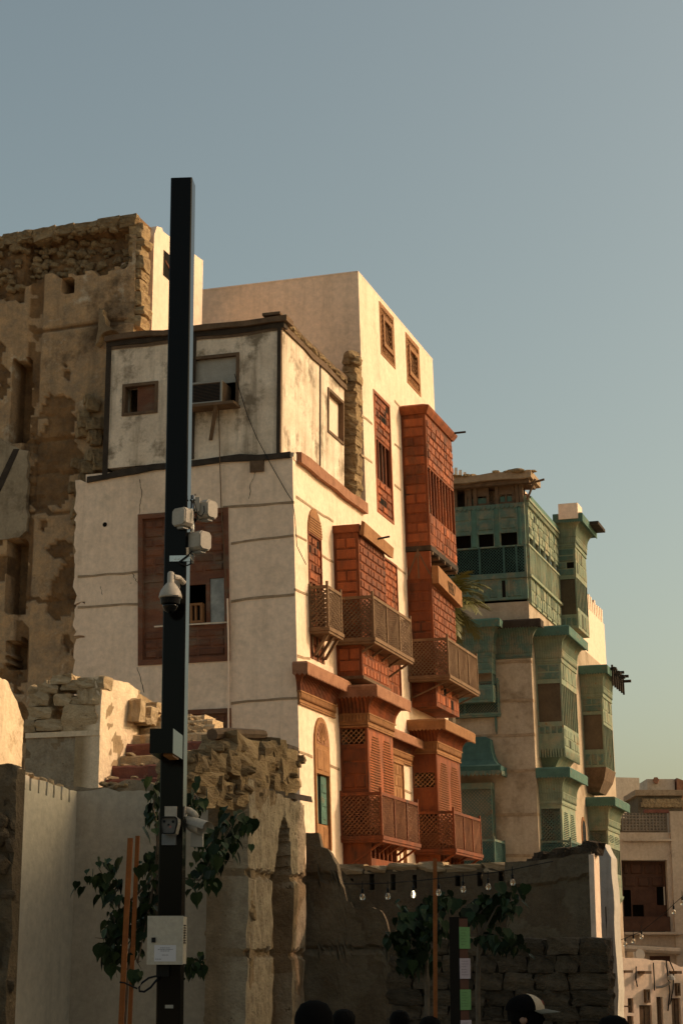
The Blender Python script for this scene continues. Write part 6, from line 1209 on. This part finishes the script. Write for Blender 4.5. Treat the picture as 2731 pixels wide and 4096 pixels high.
# ------------------------------------------------------------------ people walking by, seen as dark heads
def person(px, d, hz, face, label, cap=False, scarf=False, hs=1.0):
    top = at(px, d); x, y = top.x, top.y; g0 = gz(x, y); Ht = top.z - g0; k = Ht / 1.72
    t = thing('person', Vector((x, y, g0)), label, 'person', None)
    fx = Vector((math.cos(face), math.sin(face), 0)); sx = Vector((-fx.y, fx.x, 0))
    def P(f, s, z): return Vector((x, y, g0)) + fx * f * k + sx * s * k + ZUP * z * k
    V = []; Eg = []; Rd = []
    def nd(p, r, par=None):
        V.append(p); Rd.append(r * k); 
        if par is not None: Eg.append((par, len(V) - 1))
        return len(V) - 1
    pel = nd(P(0, 0, .95), .15); ch = nd(P(0, 0, 1.25), .16, pel); sh = nd(P(0, 0, 1.40), .13, ch); nk = nd(P(.01, 0, 1.5), .055, sh)
    for s in (-1, 1):
        a = nd(P(0, s * .17, 1.40), .06, sh); b = nd(P(-.02, s * .22, 1.12), .045, a); c = nd(P(.06, s * .22, .88), .032, b); hnd = nd(P(.09, s * .21, .80), .03, c)
        for q in range(3): nd(P(.10 + .02 * q, s * (.19 + .02 * q), .73), .011, hnd)
        h = nd(P(0, s * .09, .88), .09, pel); kn = nd(P(.03, s * .1, .5), .06, h); an_ = nd(P(-.01, s * .1, .09), .042, kn); nd(P(.14, s * .1, .05), .035, an_)
    me = bpy.data.meshes.new('body'); off = rootloc(t); me.from_pydata([tuple(v - off) for v in V], Eg, []); o = bpy.data.objects.new('body', me); COL.objects.link(o); o.parent = t
    md = o.modifiers.new('skin', 'SKIN'); sv = me.skin_vertices[0].data
    for i, r in enumerate(Rd): sv[i].radius = (r, r)
    sv[0].use_root = True; o.modifiers.new('sub', 'SUBSURF').levels = 2; o.modifiers['sub'].render_levels = 2
    dg = bpy.context.evaluated_depsgraph_get(); em = bpy.data.meshes.new_from_object(o.evaluated_get(dg)); o.modifiers.clear(); o.data = em
    # head: rings fitted to a profile, joined into the body mesh
    bm = bmesh.new(); bm.from_mesh(em); rows = []; S_ = hs * k
    prof = [(1.47, -.05, .05, .05), (1.515, -.045, .062, .055), (1.535, -.05, .085, .058), (1.56, -.075, .098, .068), (1.585, -.09, .103, .073), (1.605, -.095, .118, .075), (1.625, -.097, .103, .077), (1.65, -.097, .102, .078), (1.68, -.088, .092, .072), (1.705, -.062, .062, .052), (1.72, -.02, .02, .018)]
    for z, b0, f0, w0 in prof:
        r_ = []
        for j in range(16):
            a = 2 * math.pi * j / 16; ca, sa = math.cos(a), math.sin(a); ff = f0 * ca if ca > 0 else -b0 * ca
            if z in (1.605, 1.625) and j in (0,): ff = f0
            elif z == 1.605: ff = min(ff, .1 * ca if ca > 0 else ff)
            r_.append(bm.verts.new(P((ff + .01), w0 * sa, 1.72 - (1.72 - z) * hs) - off))
        rows.append(r_)
    for i in range(len(rows) - 1):
        for j in range(16): bm.faces.new((rows[i][j], rows[i][(j + 1) % 16], rows[i + 1][(j + 1) % 16], rows[i + 1][j]))
    bm.faces.new(rows[-1]); bm.faces.new(rows[0][::-1])
    for f in bm.faces: f.smooth = True; f.material_index = 1 if f.calc_center_median().z + off.z - g0 > 1.5 * k else 0
    bm.to_mesh(em); bm.free(); em.materials.clear(); em.materials.append(m_cloth); em.materials.append(m_skin)
    hm = MB(); R_ = []
    lim = 1.57 if not scarf else 1.46
    for z, b0, f0, w0 in prof[1:]:
        if z < lim: continue
        front = (scarf and z > 1.66) or (not scarf and z > 1.67)
        for j in range(16):
            a = 2 * math.pi * j / 16; ca, sa = math.cos(a), math.sin(a); g_ = 1.14 if not scarf else 1.2
            ff = (f0 * g_ * ca if ca > 0 else -b0 * g_ * ca)
            if not front and ca > 0: ff = min(ff, .035 * ca)
            hm.v.append(P(ff + .008, w0 * g_ * sa, 1.72 - (1.72 - z) * hs + (.018 if z > 1.7 else .006)))
        R_.append(1)
    n = len(R_); hm.f = [(i * 16 + j, i * 16 + (j + 1) % 16, (i + 1) * 16 + (j + 1) % 16, (i + 1) * 16 + j) for i in range(n - 1) for j in range(16)] + [tuple(range((n - 1) * 16, n * 16))]
    hm.build('head_scarf' if scarf else 'hair', m_cloth if scarf else m_hair, t, smooth=True)
    for s in (-1, 1):
        if not scarf: MB().lathe(P(-.0, s * .08, 1.6), [(.0, -.008), (.022, -.006), (.026, 0), (.02, .006), (0, .006)], 10, sx * s).build('ear', m_skin, t, smooth=True)
        MB().lathe(P(.088, s * .032, 1.622), [(0, 0), (.012, .002), (0, .008)], 8, fx).build('eye', m_hair, t)
    MB().box(Fr(P(.095, 0, 0), sx, fx), -.025 * k, .025 * k, -.01, .006 * k, g0 + 1.568 * k, g0 + 1.575 * k).build('mouth', m_print, t)
    if cap:
        cm_ = MB(); n = 7
        for i in range(n + 1):
            el = math.pi / 2 * i / n; rr = math.cos(el)
            for j in range(20): a = 2 * math.pi * j / 20; cm_.v.append(P(.005 + .118 * rr * math.cos(a), .096 * rr * math.sin(a), 1.655 + .095 * math.sin(el)))
        cm_.f = [(i * 20 + j, i * 20 + (j + 1) % 20, (i + 1) * 20 + (j + 1) % 20, (i + 1) * 20 + j) for i in range(n) for j in range(20)]; c1 = cm_.build('cap', m_cloth, t, smooth=True); c1['label'] = 'black trucker cap with cream front panel'
        fp_ = MB(); n = 6
        for i in range(n + 1):
            el = math.pi / 2 * .92 * i / n; rr = math.cos(el)
            for j in range(9): a = -.95 + 1.9 * j / 8; fp_.v.append(P(.006 + .121 * rr * math.cos(a), .099 * rr * math.sin(a), 1.657 + .097 * math.sin(el)))
        fp_.f = [(i * 9 + j, i * 9 + j + 1, i * 9 + j + 10, i * 9 + j + 9) for i in range(n) for j in range(8)]; fp_.build('front_panel', pmat('cream_canvas', (.50, .40, .29), (.45, .35, .25), 10, .9, .2, 80), c1, smooth=True, recalc=False)
        MB().lathe(P(.112, 0, 1.70), [(.018, 0), (.018, .006), (0, .006)], 12, fx + ZUP * .4).build('badge', plain('badge_red', (.3, .06, .04), .7), c1)
        bm_ = MB()
        for i in range(4):
            for j in range(9): a = -1.0 + 2.0 * j / 8; rr = .112 + .03 * i * max(0, math.cos(a)) ** .5 * 1.1; bm_.v.append(P(.005 + rr * math.cos(a) + .0, .098 * math.sin(a) * (1 - .04 * i), 1.662 - .006 * i - .012 * math.sin(a) ** 2))
        bm_.f = [(i * 9 + j, i * 9 + j + 1, i * 9 + j + 10, i * 9 + j + 9) for i in range(3) for j in range(8)]; br = bm_.build('brim', plain('cap_brim', (.10, .095, .075), .8), c1, recalc=False); so_ = br.modifiers.new('thick', 'SOLIDIFY'); so_.thickness = .006
    return t
person(L(770, 1366), 12.5, 0, -.15, 'person in a black cap with cream front panel, facing right', cap=True)
person(K(305, 1405), 9.6, 0, 1.5, 'person with a broad dark head of hair near the lower centre', hs=1.1, scarf=True)
person(K(535, 1462), 14.5, 0, 1.2, 'small dark head just right of the broad-headed person')
person(K(975, 1468), 17., 0, 1.4, 'small dark head below the slotted wall')
person(K(1210, 1515), 16., 0, 1.0, 'small dark head beside the foot of the thin stake')
person(J(300, 2312), 10.5, 0, 1.6, 'dark head at the lower right below the buttress', scarf=True)
